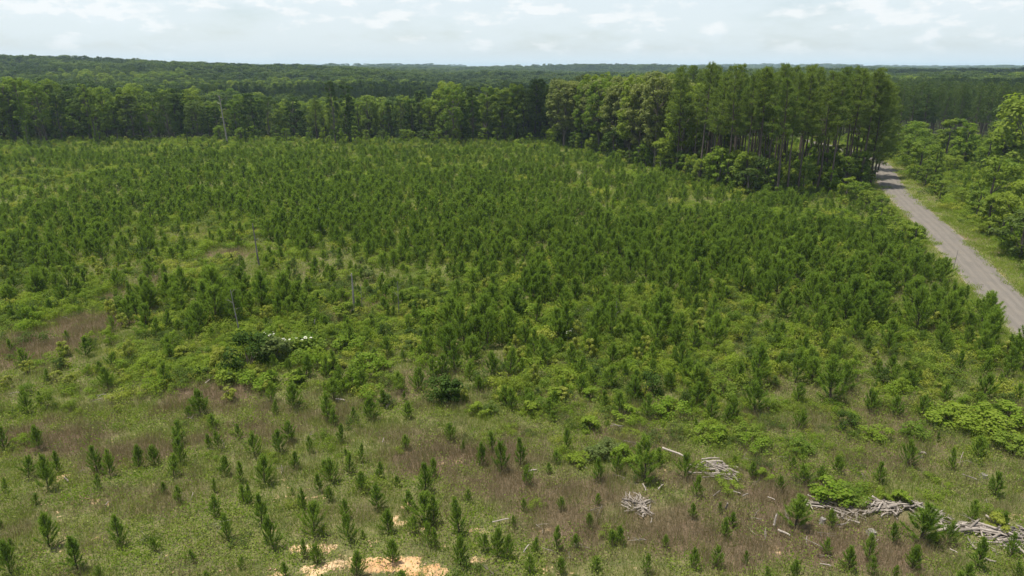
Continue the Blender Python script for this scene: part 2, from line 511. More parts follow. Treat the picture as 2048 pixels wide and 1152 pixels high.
# ------------------------------------------------------------------ mesh builder
class MB:
    """collects faces with 3 or 4 corners, a material slot and a value v each"""

    def __init__(self):
        self.v, self.f3, self.f4, self.a3, self.a4, self.m3, self.m4, self.n = [], [], [], [], [], [], [], 0

    def add(self, verts, faces, val=None, mat=0):
        verts = np.asarray(verts, float).reshape(-1, 3)
        faces = np.asarray(faces, np.int64) + self.n
        k = len(faces)
        if val is None:
            val = np.zeros(k)
        val = np.broadcast_to(val, (k,))
        if faces.shape[1] == 3:
            self.f3.append(faces); self.a3.append(val); self.m3.append(np.full(k, mat))
        else:
            self.f4.append(faces); self.a4.append(val); self.m4.append(np.full(k, mat))
        self.v.append(verts); self.n += len(verts)

    def tube(self, pts, rad, sides=6, val=0.0, mat=0, cap=True):
        pts = np.asarray(pts, float); rad = np.asarray(rad, float)
        k = len(pts)
        tan = np.gradient(pts, axis=0)
        tan /= np.linalg.norm(tan, axis=1)[:, None] + 1e-9
        ref = np.array((1.0, 0.0, 0.0)) if abs(tan[0][0]) < .8 else np.array((0.0, 1.0, 0.0))
        s = np.cross(tan, ref); s /= np.linalg.norm(s, axis=1)[:, None] + 1e-9
        b = np.cross(tan, s)
        a = np.arange(sides) * 2 * math.pi / sides
        V = pts[:, None, :] + rad[:, None, None] * (np.cos(a)[None, :, None] * s[:, None, :] + np.sin(a)[None, :, None] * b[:, None, :])
        i = np.arange(k - 1)[:, None] * sides; j = np.arange(sides)[None, :]; j2 = (j + 1) % sides
        F = np.stack([i + j, i + j2, i + sides + j2, i + sides + j], -1).reshape(-1, 4)
        V = V.reshape(-1, 3)
        self.add(V, F, val, mat)
        if cap:
            n = len(V)
            for end, flip in ((0, True), (k - 1, False)):
                c = pts[end]; ring = np.arange(sides)
                VV = np.vstack([V[end * sides:(end + 1) * sides], c])
                FF = np.stack([ring, (ring + 1) % sides, np.full(sides, sides)], -1)
                if flip:
                    FF = FF[:, ::-1]
                self.add(VV, FF, val, mat)

    def leaves(self, c, ax, side, L, W, val, mat=0):
        L = np.asarray(L)[:, None]; W = np.asarray(W)[:, None]
        V = np.stack([c, c + ax * L * .5 + side * W * .5, c + ax * L, c + ax * L * .5 - side * W * .5], 1).reshape(-1, 3)
        self.add(V, np.arange(len(c) * 4).reshape(-1, 4), val, mat)

    def blades(self, c, d, L, W, val, mat=0):
        L = np.asarray(L)[:, None]; W = np.asarray(W)[:, None]
        s = np.cross(d, unit(len(c))); s /= np.linalg.norm(s, axis=1)[:, None] + 1e-9
        V = np.stack([c - s * W * .5, c + s * W * .5, c + d * L], 1).reshape(-1, 3)
        self.add(V, np.arange(len(c) * 3).reshape(-1, 3), val, mat)

    def mesh(self, name, mats, smooth=False):
        me = bpy.data.meshes.new(name)
        V = np.vstack(self.v)
        f3 = np.vstack(self.f3) if self.f3 else np.zeros((0, 3), np.int64)
        f4 = np.vstack(self.f4) if self.f4 else np.zeros((0, 4), np.int64)
        loops = np.r_[f3.ravel(), f4.ravel()].astype(np.int32)
        starts = np.r_[np.arange(len(f3)) * 3, len(f3) * 3 + np.arange(len(f4)) * 4].astype(np.int32)
        me.vertices.add(len(V)); me.vertices.foreach_set('co', V.astype(np.float32).ravel())
        me.loops.add(len(loops)); me.loops.foreach_set('vertex_index', loops)
        me.polygons.add(len(starts)); me.polygons.foreach_set('loop_start', starts)
        mi = np.r_[np.concatenate(self.m3) if self.m3 else [], np.concatenate(self.m4) if self.m4 else []].astype(np.int32)
        me.polygons.foreach_set('material_index', mi)
        if smooth:
            me.polygons.foreach_set('use_smooth', np.ones(len(starts), bool))
        av = np.r_[np.concatenate(self.a3) if self.a3 else [], np.concatenate(self.a4) if self.a4 else []].astype(np.float32)
        at = me.attributes.new('v', 'FLOAT', 'FACE'); at.data.foreach_set('value', av)
        for k in (mats if isinstance(mats, (list, tuple)) else [mats]):
            me.materials.append(k if not isinstance(k, str) else M[k])
        me.update(calc_edges=True)
        return me


def unit(n, up=0.0):
    v = rng.normal(size=(n, 3)); v[:, 2] += up
    return v / (np.linalg.norm(v, axis=1)[:, None] + 1e-9)


def norm(v):
    return v / (np.linalg.norm(v, axis=-1, keepdims=True) + 1e-9)


# ------------------------------------------------------------------ scene objects
def put(name, data, parent=None, loc=None):
    o = bpy.data.objects.new(name, data)
    COL.objects.link(o)
    if parent is not None:
        o.parent = parent
    if loc is not None:
        o.location = loc
    return o


def tag(o, label=None, cat=None, group=None, kind=None):
    if label: o['label'] = label
    if cat: o['category'] = cat
    if group: o['group'] = group
    if kind: o['kind'] = kind
    return o


def plant(name, parts, x, y, z, h, cat, group, rot=None, sx=1.0, tilt=(0, 0)):
    """an Empty at the base with its parts (name, mesh made 1 unit = 1 m, scaled by h)"""
    e = put(name, None)
    e.empty_display_size = .3
    e.location = (x, y, z)
    e.rotation_euler = (tilt[0], tilt[1], rng.uniform(0, 6.28) if rot is None else rot)
    e.scale = (h * sx, h * sx, h)
    tag(e, None, cat, group)
    for pn, me in parts:
        put(pn, me, e)
    return e


def scatter(name, protos, pts, rotz, scl, idx, label, cat, tilt=.06):
    """one stuff object: geometry-node instances of proto meshes on points"""
    c = bpy.data.collections.new(name + '_sources')
    for i, me in enumerate(protos):
        c.objects.link(bpy.data.objects.new('%s_source.%03d' % (name, i), me))
    me = bpy.data.meshes.new(name)
    n = len(pts)
    me.vertices.add(n); me.vertices.foreach_set('co', np.asarray(pts, np.float32).ravel())
    rot = np.c_[rng.normal(0, tilt, n), rng.normal(0, tilt, n), rotz]
    me.attributes.new('rot', 'FLOAT_VECTOR', 'POINT').data.foreach_set('vector', rot.astype(np.float32).ravel())
    scl = np.asarray(scl, float)
    if scl.ndim == 1:
        scl = np.repeat(scl[:, None], 3, 1)
    me.attributes.new('scl', 'FLOAT_VECTOR', 'POINT').data.foreach_set('vector', scl.astype(np.float32).ravel())
    me.attributes.new('idx', 'INT', 'POINT').data.foreach_set('value', np.asarray(idx, np.int32))
    me.update()
    o = put(name, me)
    ng = bpy.data.node_groups.new(name + '_scatter', 'GeometryNodeTree')
    ng.interface.new_socket('Geometry', in_out='INPUT', socket_type='NodeSocketGeometry')
    ng.interface.new_socket('Geometry', in_out='OUTPUT', socket_type='NodeSocketGeometry')
    N, L = ng.nodes.new, ng.links.new
    gi, go = N('NodeGroupInput'), N('NodeGroupOutput')
    ci = N('GeometryNodeCollectionInfo')
    ci.inputs['Collection'].default_value = c
    ci.inputs['Separate Children'].default_value = True
    ci.inputs['Reset Children'].default_value = True

    def na(n_, t):
        a = N('GeometryNodeInputNamedAttribute'); a.data_type = t; a.inputs['Name'].default_value = n_
        return a.outputs['Attribute']
    ip = N('GeometryNodeInstanceOnPoints')
    ip.inputs['Pick Instance'].default_value = True
    er = N('FunctionNodeEulerToRotation')
    L(na('rot', 'FLOAT_VECTOR'), er.inputs[0])
    L(gi.outputs[0], ip.inputs['Points']); L(ci.outputs[0], ip.inputs['Instance'])
    L(na('idx', 'INT'), ip.inputs['Instance Index']); L(er.outputs[0], ip.inputs['Rotation'])
    L(na('scl', 'FLOAT_VECTOR'), ip.inputs['Scale']); L(ip.outputs[0], go.inputs[0])
    o.modifiers.new('scatter', 'NODES').node_group = ng
    tag(o, label, cat, None, 'stuff')
    return o


# ------------------------------------------------------------------ ground and road
def grow(a, b, s0, f):
    out = [a]; s = s0
    while out[-1] < b:
        out.append(out[-1] + s); s *= f
    return out


def build_ground():
    xs = np.array(grow(62, 9000, .9, 1.07))
    xs = np.r_[-xs[::-1], np.arange(-61.5, 61.6, .5), xs]
    ys = np.r_[-np.array(grow(0, 1500, 8, 1.5))[::-1][:-1], np.arange(0, 20, 4), np.arange(20, 90, .5), np.arange(90, 250, 1.5), np.array(grow(250, 11000, 3, 1.05))]
    X, Y = np.meshgrid(xs, ys)
    x, y = X.ravel(), Y.ravel()
    z = height(x, y)
    rd, _ = polydist(x, y, ROAD)
    bed = sstep(10, 4.5, rd)
    z = z * (1 - bed) + bed * (height(x, y) - 0.16)
    nx, ny = len(xs), len(ys)
    i = np.arange(ny - 1)[:, None] * nx; j = np.arange(nx - 1)[None, :]
    F = np.stack([i + j, i + j + 1, i + nx + j + 1, i + nx + j], -1).reshape(-1, 4)
    me = bpy.data.meshes.new('ground')
    soil = zone(SOIL, x, y, 41, .30, .9) * (.45 + .55 * sstep(.34, .52, fbm(x * .9, y * 1.2, 44)))
    soil = np.maximum(soil, .34 * sstep(4.0, 2.6, rd) * (.5 + fbm(x * .4, y * .4, 5)))
    dry = np.clip(zone(DRY, x, y, 21) + .6 * sstep(.58, .7, fbm(x * .12, y * .12, 77)), 0, 1)
    soil = np.maximum(soil, .42 * sstep(.64, .74, fbm(x * .5, y * .7, 53)) * sstep(60, 30, y))
    red = np.clip(zone(blobs([(790, 1140, 110, 30, 1), (838, 420, 60, 12, 1), (1065, 322, 40, 12, .5)]), x, y, 8), 0, 1)
    red = np.maximum(red, .7 * sstep(5, 3, rd))
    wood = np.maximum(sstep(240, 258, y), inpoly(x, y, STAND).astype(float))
    V = np.c_[x, y, z]
    me.vertices.add(len(V)); me.vertices.foreach_set('co', V.astype(np.float32).ravel())
    me.loops.add(F.size); me.loops.foreach_set('vertex_index', F.astype(np.int32).ravel())
    me.polygons.add(len(F)); me.polygons.foreach_set('loop_start', (np.arange(len(F)) * 4).astype(np.int32))
    me.polygons.foreach_set('use_smooth', np.ones(len(F), bool))
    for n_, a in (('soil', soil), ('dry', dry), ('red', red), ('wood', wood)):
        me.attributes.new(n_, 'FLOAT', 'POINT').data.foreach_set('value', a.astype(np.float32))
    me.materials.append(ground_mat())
    me.update(calc_edges=True)
    tag(put('ground', me), 'grassy cleared ground with orange bare soil patches', 'ground', None, 'structure')


build_ground()


def build_road():
    P = resample(ROAD, 400)
    t = np.gradient(P, axis=0); t /= np.linalg.norm(t, axis=1)[:, None]
    nrm = np.c_[t[:, 1], -t[:, 0]]
    s = np.r_[0, np.cumsum(np.hypot(*np.diff(P, axis=0).T))]
    K = 12
    V, A, S = [], [], []
    for k in range(K + 1):
        a = k / K
        w = (a - .5) * ROAD_W
        if k in (0, K):
            w = w + (fbm(s * .5, s * 0 + k, 4) - .5) * .25
        q = P + nrm * np.asarray(w).reshape(-1, 1) if np.ndim(w) else P + nrm * w
        z = height(q[:, 0], q[:, 1]) - .16 + .10 + .07 * (1 - (2 * a - 1) ** 2)
        if k in (0, K):
            z = z - .10
        V.append(np.c_[q, z]); A.append(np.full(len(P), a)); S.append(s)
    V = np.stack(V, 1).reshape(-1, 3); A = np.stack(A, 1).ravel(); S = np.stack(S, 1).ravel()
    n = K + 1
    i = np.arange(len(P) - 1)[:, None] * n; j = np.arange(K)[None, :]
    F = np.stack([i + j, i + j + 1, i + n + j + 1, i + n + j], -1).reshape(-1, 4)
    me = bpy.data.meshes.new('road')
    me.from_pydata(V.tolist(), [], F.tolist())
    me.attributes.new('across', 'FLOAT', 'POINT').data.foreach_set('value', A.astype(np.float32))
    me.attributes.new('along', 'FLOAT', 'POINT').data.foreach_set('value', S.astype(np.float32))
    me.polygons.foreach_set('use_smooth', np.ones(len(F), bool))
    me.materials.append(road_mat())
    tag(put('road', me), 'worn grey country road running past the pine stand', 'road', None, 'structure')


build_road()


# ------------------------------------------------------------------ plant prototypes (unit height unless said)
def young_pine(seed, n_needle, W, wide=1.0):
    global rng
    rng = np.random.default_rng(seed)
    H = 2.5
    t = MB()
    zz = np.linspace(0, 1, 6)
    bend = rng.normal(0, .03, (6, 2)).cumsum(0); bend[0] = 0
    stem = np.c_[bend, zz * H * .96]
    t.tube(stem, .045 * (1 - zz) + .008, 5)
    C, D, Ln = [], [], []
    nw = rng.integers(9, 13)
    for k in range(nw):
        f = .08 + .86 * (k + rng.uniform(0, .6)) / nw
        z0 = f * H * .95
        base = np.array((np.interp(z0, stem[:, 2], stem[:, 0]), np.interp(z0, stem[:, 2], stem[:, 1]), z0))
        nb = rng.integers(4, 7) if f < .8 else 4
        a0 = rng.uniform(0, 6.28)
        for b in range(nb):
            az = a0 + b * 6.28 / nb + rng.normal(0, .25)
            ln = H * wide * (.34 * min(1, (1.05 - f)) ** .7 * (.6 + .4 * min(1, f / .25)) + .05) * rng.uniform(.75, 1.25)
            el = R(24 + 46 * f) + rng.normal(0, .18)
            h = np.array((math.cos(az), math.sin(az), 0))
            p0 = base; p1 = base + ln * .6 * (h * math.cos(el) + np.array((0, 0, math.sin(el))))
            el2 = min(R(84), el + R(30))
            p2 = p1 + ln * .55 * (h * math.cos(el2) + np.array((0, 0, math.sin(el2))))
            t.tube([p0, p1, p2], [.012, .008, .004], 3, cap=False)
            m = max(3, int(n_needle * ln))
            s = rng.uniform(.18, 1.0, m)[:, None] ** .8
            q = (1 - s) ** 2 * p0 + 2 * s * (1 - s) * p1 + s * s * p2
            tg = norm((p1 - p0) * (1 - s) + (p2 - p1) * s)
            C.append(q); D.append(norm(tg * .7 + unit(m, .35) * .95)); Ln.append(rng.uniform(.11, .21, m))
    m = int(n_needle * 1.1)
    s = rng.uniform(.45, 1.0, m)
    q = np.c_[np.interp(s * H * .96, stem[:, 2], stem[:, 0]), np.interp(s * H * .96, stem[:, 2], stem[:, 1]), s * H * .96]
    C.append(q); D.append(norm(np.array((0, 0, .8)) + unit(m) * .8)); Ln.append(rng.uniform(.11, .21, m))
    C, D, Ln = np.vstack(C), np.vstack(D), np.concatenate(Ln)
    cr = MB()
    cr.blades(C, D, Ln, np.full(len(C), W) * rng.uniform(.7, 1.3, len(C)), np.clip(rng.uniform(0, .8, len(C)) + .3 * (C[:, 2] / H - .5), 0, 1))
    return t, cr, H


def scaled(mb, s):
    mb.v = [v * s for v in mb.v]
    return mb


def crown_clumps(n, env, seed):
    """clump centres inside an envelope given by env(dir) -> point, biased to its surface"""
    d = unit(n, .15)
    r = rng.uniform(.45, 1.0, n) ** .6
    return env(d, r)


def leafball(mb, c, rad, n, L, jitter, mat=0, vb=0.0, flat=.7):
    d = unit(n, .55)
    rr = rng.uniform(.55, 1.05, n)[:, None]
    pos = c + d * rad * rr * np.array((1, 1, flat))
    nrm_ = norm(d + unit(n) * jitter + np.array((0, 0, .35)))
    ax = norm(np.cross(nrm_, unit(n)))
    sd = np.cross(nrm_, ax)
    ll = L * rng.uniform(.65, 1.3, n)
    mb.leaves(pos - ax * ll[:, None] * .5, ax, sd, ll, ll * rng.uniform(.55, .8, n), np.clip(rng.uniform(0, .75, n) + vb, 0, 1), mat)


def broad_tree(seed, h=18.0, wid=4.2, base=.22, nclump=48, nleaf=85, L=.42, top=1.0, columnar=False, vine=False):
    """trunk and crown meshes of a forest hardwood; height in metres"""
    global rng
    rng = np.random.default_rng(seed)
    t, cr = MB(), MB()
    zz = np.linspace(0, 1, 8)
    bend = rng.normal(0, .10, (8, 2)).cumsum(0); bend[0] = 0
    stem = np.c_[bend, zz * h * .88]
    t.tube(stem, .30 * h / 18 * (1 - zz) ** .8 + .05, 7)
    cz, rz = h * (base + 1) / 2, h * (1 - base) / 2
    lob = [(rng.uniform(0, 6.28), rng.uniform(.7, 1.25)) for _ in range(5)]
    for k in range(nclump):
        f = rng.uniform(0, 1) ** .75                      # height inside the crown
        if columnar:
            prof = .55 + .45 * math.sin(math.pi * min(1, f * .9 + .08))
        else:
            prof = math.sin(math.pi * (0.10 + .80 * f)) ** .65
        az = rng.uniform(0, 6.28)
        lw = max(m * max(0.72, math.cos(az - a)) for a, m in lob)
        r = wid * prof * lw * rng.uniform(.35, 1.0) ** .5
        c = np.array((math.cos(az) * r, math.sin(az) * r, h * base + f * h * (1 - base) * .93))
        c[:2] += np.array((np.interp(c[2], stem[:, 2], stem[:, 0]), np.interp(c[2], stem[:, 2], stem[:, 1])))
        rad = wid * (rng.uniform(.15, .30) if nclump > 80 else rng.uniform(.22, .38))
        leafball(cr, c, rad, int(nleaf * rng.uniform(.7, 1.3)), L, .55, vb=.25 * (rng.uniform() - .4))
        if k % 3 == 0:
            z0 = max(h * base * .6, c[2] - r * .9 - 1)
            p0 = np.array((np.interp(z0, stem[:, 2], stem[:, 0]), np.interp(z0, stem[:, 2], stem[:, 1]), z0))
            mid = (p0 + c) / 2 + np.array((0, 0, -.12 * r))
            t.tube([p0, mid, c], [.10 * h / 18, .06 * h / 18, .02], 4, cap=False)
    if vine:
        n = int(nleaf * 14)
        z = rng.uniform(.02, .75, n) * h
        a = rng.uniform(0, 6.28, n)
        rr = (.5 + .5 * vnoise(z * .7, a, seed)) * wid * .36
        pos = np.c_[np.cos(a) * rr, np.sin(a) * rr, z]
        nn = norm(np.c_[np.cos(a), np.sin(a), np.full(n, .5)] + unit(n) * .5)
        ax = norm(np.cross(nn, unit(n)))
        cr.leaves(pos, ax, np.cross(nn, ax), np.full(n, L * .9), np.full(n, L * .7), rng.uniform(0, .6, n))
    return t, cr


def tall_pine(seed, h=24.0, cbase=.50, nb=58, tuft=20, L=.60, W=.085, wide=1.0):
    global rng
    rng = np.random.default_rng(seed)
    t, cr = MB(), MB()
    zz = np.linspace(0, 1, 9)
    bend = rng.normal(0, .09, (9, 2)).cumsum(0); bend[0] = 0
    stem = np.c_[bend, zz * h * .97]
    t.tube(stem, .21 * (1 - zz) ** .85 + .03, 7)

    def on(z):
        return np.array((np.interp(z, stem[:, 2], stem[:, 0]), np.interp(z, stem[:, 2], stem[:, 1]), z))
    for k in range(7):                                     # dead stubs below the crown
        z = h * rng.uniform(cbase * .5, cbase); az = rng.uniform(0, 6.28); l = rng.uniform(.6, 2.0)
        p = on(z)
        t.tube([p, p + np.array((math.cos(az) * l, math.sin(az) * l, l * rng.uniform(-.2, .35)))], [.035, .01], 3, cap=False)
    for k in range(nb):
        f = (k + rng.uniform(0, 1)) / nb
        z = h * (cbase + (1 - cbase) * .97 * f)
        az = k * 2.4 + rng.normal(0, .4)
        ln = wide * (3.1 * (1 - f) ** .55 * (.6 + .4 * min(1, f / .2)) + .35) * rng.uniform(.6, 1.2)
        el = R(-8 + 50 * f) + rng.normal(0, .15)
        p0 = on(z)
        hd = np.array((math.cos(az), math.sin(az), 0))
        p1 = p0 + ln * .6 * (hd * math.cos(el) + np.array((0, 0, math.sin(el))))
        p2 = p1 + ln * .45 * (hd * math.cos(el + .35) + np.array((0, 0, math.sin(el + .35))))
        t.tube([p0, p1, p2], [.04, .025, .01], 3, cap=False)
        nt = max(2, int(ln * 2.1))
        for s in rng.uniform(.32, 1.0, nt):
            c = (1 - s) ** 2 * p0 + 2 * s * (1 - s) * p1 + s * s * p2 + rng.normal(0, .16, 3) * np.array((1, 1, .5))
            d = norm(unit(tuft, .45) + .35 * hd)
            cr.blades(c + d * .05 + rng.normal(0, .12, (tuft, 3)), d, L * rng.uniform(.6, 1.1, tuft), np.full(tuft, W) * rng.uniform(.8, 1.3, tuft), np.clip(rng.uniform(0, .8, tuft) + .25 * (rng.uniform() - .5), 0, 1))
    return t, cr


def shrub(seed, h=2.0, wid=1.1, nclump=14, nleaf=70, L=.16, upright=0.0):
    global rng
    rng = np.random.default_rng(seed)
    t, cr = MB(), MB()
    for k in range(nclump):
        az = rng.uniform(0, 6.28); f = rng.uniform(.12, 1.0)
        r = wid * rng.uniform(.15, 1.0) ** .6 * (math.sin(math.pi * (.18 + .72 * f)) ** .6) * (1 - .4 * upright)
        c = np.array((math.cos(az) * r, math.sin(az) * r, h * (.10 + .78 * f)))
        leafball(cr, c, wid * rng.uniform(.26, .42), int(nleaf * rng.uniform(.7, 1.3)), L, .6, vb=.3 * (rng.uniform() - .4), flat=.8)
        if k % 2 == 0:
            t.tube([(rng.normal(0, .06), rng.normal(0, .06), 0), c * np.array((.5, .5, .55)), c], [.03, .02, .008], 4, cap=False)
    return t, cr


def mound(seed, w=1.15, h=.8, n=1000, L=.088):
    global rng
    rng = np.random.default_rng(seed)
    mb = MB()
    for k in range(9):
        az = rng.uniform(0, 6.28); r = w * rng.uniform(0, 1) ** .6
        c = np.array((math.cos(az) * r, math.sin(az) * r, h * rng.uniform(.05, .75) * (1 - .5 * r / w)))
        leafball(mb, c, w * rng.uniform(.25, .45), n // 9, L, .6, vb=.35 * (rng.uniform() - .4), flat=.65)
    return mb


def grass_patch(seed, n, rad, hmin, hmax, W, lean=.45, stalk=0):
    global rng
    rng = np.random.default_rng(seed)
    mb = MB()
    a = rng.uniform(0, 6.28, n); r = rad * rng.uniform(0, 1, n) ** .55
    c = np.c_[np.cos(a) * r, np.sin(a) * r, np.full(n, -.03)]
    d = norm(np.c_[rng.normal(0, lean, n), rng.normal(0, lean, n), np.ones(n)])
    mb.blades(c, d, rng.uniform(hmin, hmax, n), np.full(n, W) * rng.uniform(.7, 1.4, n), rng.uniform(0, 1, n) ** 1.4)
    return mb


def weed_patch(seed, n, rad, h, L):
    global rng
    rng = np.random.default_rng(seed)
    mb = MB()
    a = rng.uniform(0, 6.28, n); r = rad * rng.uniform(0, 1, n) ** .6
    c = np.c_[np.cos(a) * r, np.sin(a) * r, rng.uniform(.03, h, n)]
    nn = norm(unit(n, .9)); ax = norm(np.cross(nn, unit(n)))
    ll = L * rng.uniform(.6, 1.4, n)
    mb.leaves(c, ax, np.cross(nn, ax), ll, ll * .55, rng.uniform(0, 1, n) ** 1.3)
    return mb


# meshes made once ----------------------------------------------------------
def join(t, cr, name, tm, cm):
    """single mesh of trunk + crown, for far plants"""
    j = MB()
    j.v = t.v + [v for v in cr.v]
    off = t.n
    j.n = t.n + cr.n
    j.f3 = t.f3 + [f + off for f in cr.f3]; j.f4 = t.f4 + [f + off for f in cr.f4]
    j.a3, j.a4 = t.a3 + cr.a3, t.a4 + cr.a4
    j.m3 = t.m3 + [m + 1 for m in cr.m3]; j.m4 = t.m4 + [m + 1 for m in cr.m4]
    return j.mesh(name, [M[tm], M[cm]])


def pair(t, cr, tm, cm, H=1.0, tn='trunk', cn='crown'):
    return [(tn, scaled(t, 1 / H).mesh(tn, M[tm])), (cn, scaled(cr, 1 / H).mesh(cn, M[cm]))]


NEAR_PINE = []
for k in range(8):
    t, c, H = young_pine(100 + k, 175, .023, (1.0, .8, 1.2, .9, 1.1, .75, 1.3, 1.0)[k])
    NEAR_PINE.append(pair(t, c, 'twig', 'needle', H))
MID_PINE, FAR_PINE = [], []
for k in range(6):
    t, c, H = young_pine(120 + k, 95, .042, (1.0, .85, 1.2, .95, 1.1, 1.3)[k])
    MID_PINE.append(join(scaled(t, 1 / H), scaled(c, 1 / H), 'pine_sapling', 'twig', 'needle'))
for k in range(6):
    t, c, H = young_pine(140 + k, 34, .085, (1.0, .85, 1.2, .95, 1.1, 1.3)[k])
    FAR_PINE.append(join(scaled(t, 1 / H), scaled(c, 1 / H), 'pine_sapling', 'twig', 'needle'))

TALL = [pair(*tall_pine(200 + k, nb=66, tuft=22, W=.09, cbase=(.56, .50, .60, .46, .54, .62, .52)[k], wide=(1, 1.1, .9, 1.2, 1, .85, 1.1)[k]), 'pinebark', 'tallneedle', 24.0) for k in range(7)]
EDGE_PINE = pair(*tall_pine(219, cbase=.22, nb=130, tuft=26, wide=1.6), 'pinebark', 'tallneedle', 24.0)
OAK = [pair(*broad_tree(300 + k, 18, 3.6, .25, 96, 62, .38), 'bark', ('leafoak', 'leaf')[k % 3 == 2], 18.0) for k in range(6)]
BROAD = [pair(*broad_tree(320 + k, 18, (3.6, 4.4, 3.0, 4.0, 3.4, 4.6)[k], (.12, .2, .1, .25, .15, .1)[k], 92, 60, .40, columnar=k % 2 == 0), 'bark', ('leaf', 'leaf', 'farleaf', 'leaf', 'leafdark', 'farleaf')[k], 18.0) for k in range(6)]
VINED = [pair(*broad_tree(340 + k, 18, 2.2, .35, 34, 80, .38, columnar=True, vine=True), 'bark', ('leaf', 'leafdark')[k % 2], 18.0) for k in range(3)]
UNDER = [pair(*broad_tree(360 + k, 6, (1.7, 2.2, 1.5, 2.0, 1.3)[k], .08, 34, 80, .26), 'bark', ('leaf', 'leaf', 'bramble', 'farleaf', 'leaf')[k], 6.0) for k in range(5)]
SHRUBS = {m: [pair(*shrub(400 + 10 * i + k, 2.0, (1.0, 1.35, .85)[k], 16, 75, .17, upright=(0, 0, .5)[k]), 'twig', m, 2.0, 'stem', 'foliage') for k in range(3)]
          for i, m in enumerate(('leaf', 'leafdark', 'leafgrey', 'bramble', 'yellowleaf'))}

# ------------------------------------------------------------------ registers of things, for labels at the end
REG = {}


def reg(kind, o, x, y, h):
    px, py, dep = project(x, y, float(height(x, y)))
    REG.setdefault(kind, []).append((o, px, py, h, dep))
    return o


def hz(x, y):
    return float(height(x, y))


def visible(px, py, m=30):
    return (px > -m) & (px < 2048 + m) & (py < 1152 + 60) & (py > 0)


# ------------------------------------------------------------------ young pines
FIRST = [(98, 1090, 74), (155, 1135, 78), (241, 1087, 70), (18, 1141, 68), (96, 976, 74), (195, 942, 60), (194, 978, 36), (220, 951, 56), (55, 950, 42), (115, 942, 44), (76, 895, 48), (10, 897, 50),
         (8, 979, 30), (278, 934, 46), (202, 1155, 30), (560, 906, 48), (510, 912, 45), (478, 879, 32), (531, 968, 58), (481, 963, 47), (450, 952, 40), (362, 926, 56), (347, 952, 46), (310, 929, 42), (439, 897, 37),
         (419, 895, 32), (429, 984, 29), (430, 1031, 46), (488, 1005, 38), (501, 1010, 47), (523, 1049, 66), (455, 1081, 60), (547, 1099, 68), (389, 1123, 31), (310, 1102, 33), (481, 1139, 27), (572, 1155, 34),
         (358, 1005, 36), (328, 986, 26), (627, 1075, 68), (607, 1025, 50), (693, 1038, 40), (699, 1089, 56), (756, 1021, 52), (777, 1068, 48), (824, 1068, 36), (848, 1052, 66), (865, 1054, 62), (611, 1118, 42),
         (635, 1130, 42), (713, 1156, 54), (785, 1128, 48), (857, 1095, 46), (871, 1099, 46), (727, 1081, 20), (849, 989, 66), (865, 960, 42), (920, 1073, 80), (921, 1133, 60), (994, 1115, 60), (1014, 1120, 50),
         (967, 1102, 36), (1111, 1104, 54), (1068, 1112, 36), (1123, 1026, 27), (1040, 934, 58), (964, 934, 46), (1003, 947, 62), (985, 905, 42), (925, 905, 24), (1053, 976, 38), (1047, 1028, 30), (1027, 1060, 30),
         (1132, 902, 46), (1288, 968, 96), (1368, 960, 50), (1392, 998, 44), (1240, 1092, 38), (1222, 1096, 34), (1450, 1080, 42), (1503, 958, 36), (1232, 950, 42), (1589, 1058, 70), (1662, 1058, 42), (1698, 1142, 52), (1737, 1124, 62),
         (1840, 1083, 84), (1785, 1087, 46), (1829, 1135, 52), (1588, 1155, 36), (1787, 1152, 26), (1743, 1150, 40), (1942, 1043, 50), (1892, 1088, 46), (1955, 1136, 72), (2021, 1114, 52), (1990, 992, 52), (1955, 918, 44),
         (1904, 941, 44), (1813, 934, 52), (1823, 1137, 46), (2038, 1156, 34), (665, 968, 48), (700, 948, 44), (590, 940, 36), (640, 985, 40), (725, 985, 42), (760, 960, 34), (660, 1005, 30), (720, 925, 40), (620, 905, 36),
         (1290, 1148, 40), (1385, 1140, 46), (1060, 1150, 40), (1120, 1150, 36), (1490, 1132, 30), (1650, 1110, 34), (1560, 985, 34), (1640, 965, 34), (1440, 1030, 24), (1330, 1100, 28), (1180, 1060, 30), (1150, 1100, 30), (935, 1010, 30), (1800, 1010, 30), (2010, 1060, 40)]
WIDE = {(1288, 968): 1.35, (848, 1052): 1.3, (1589, 1058): 1.35, (1840, 1083): 1.4, (756, 1021): 1.25, (627, 1075): 1.15, (98, 1090): 1.2, (155, 1135): 1.2}


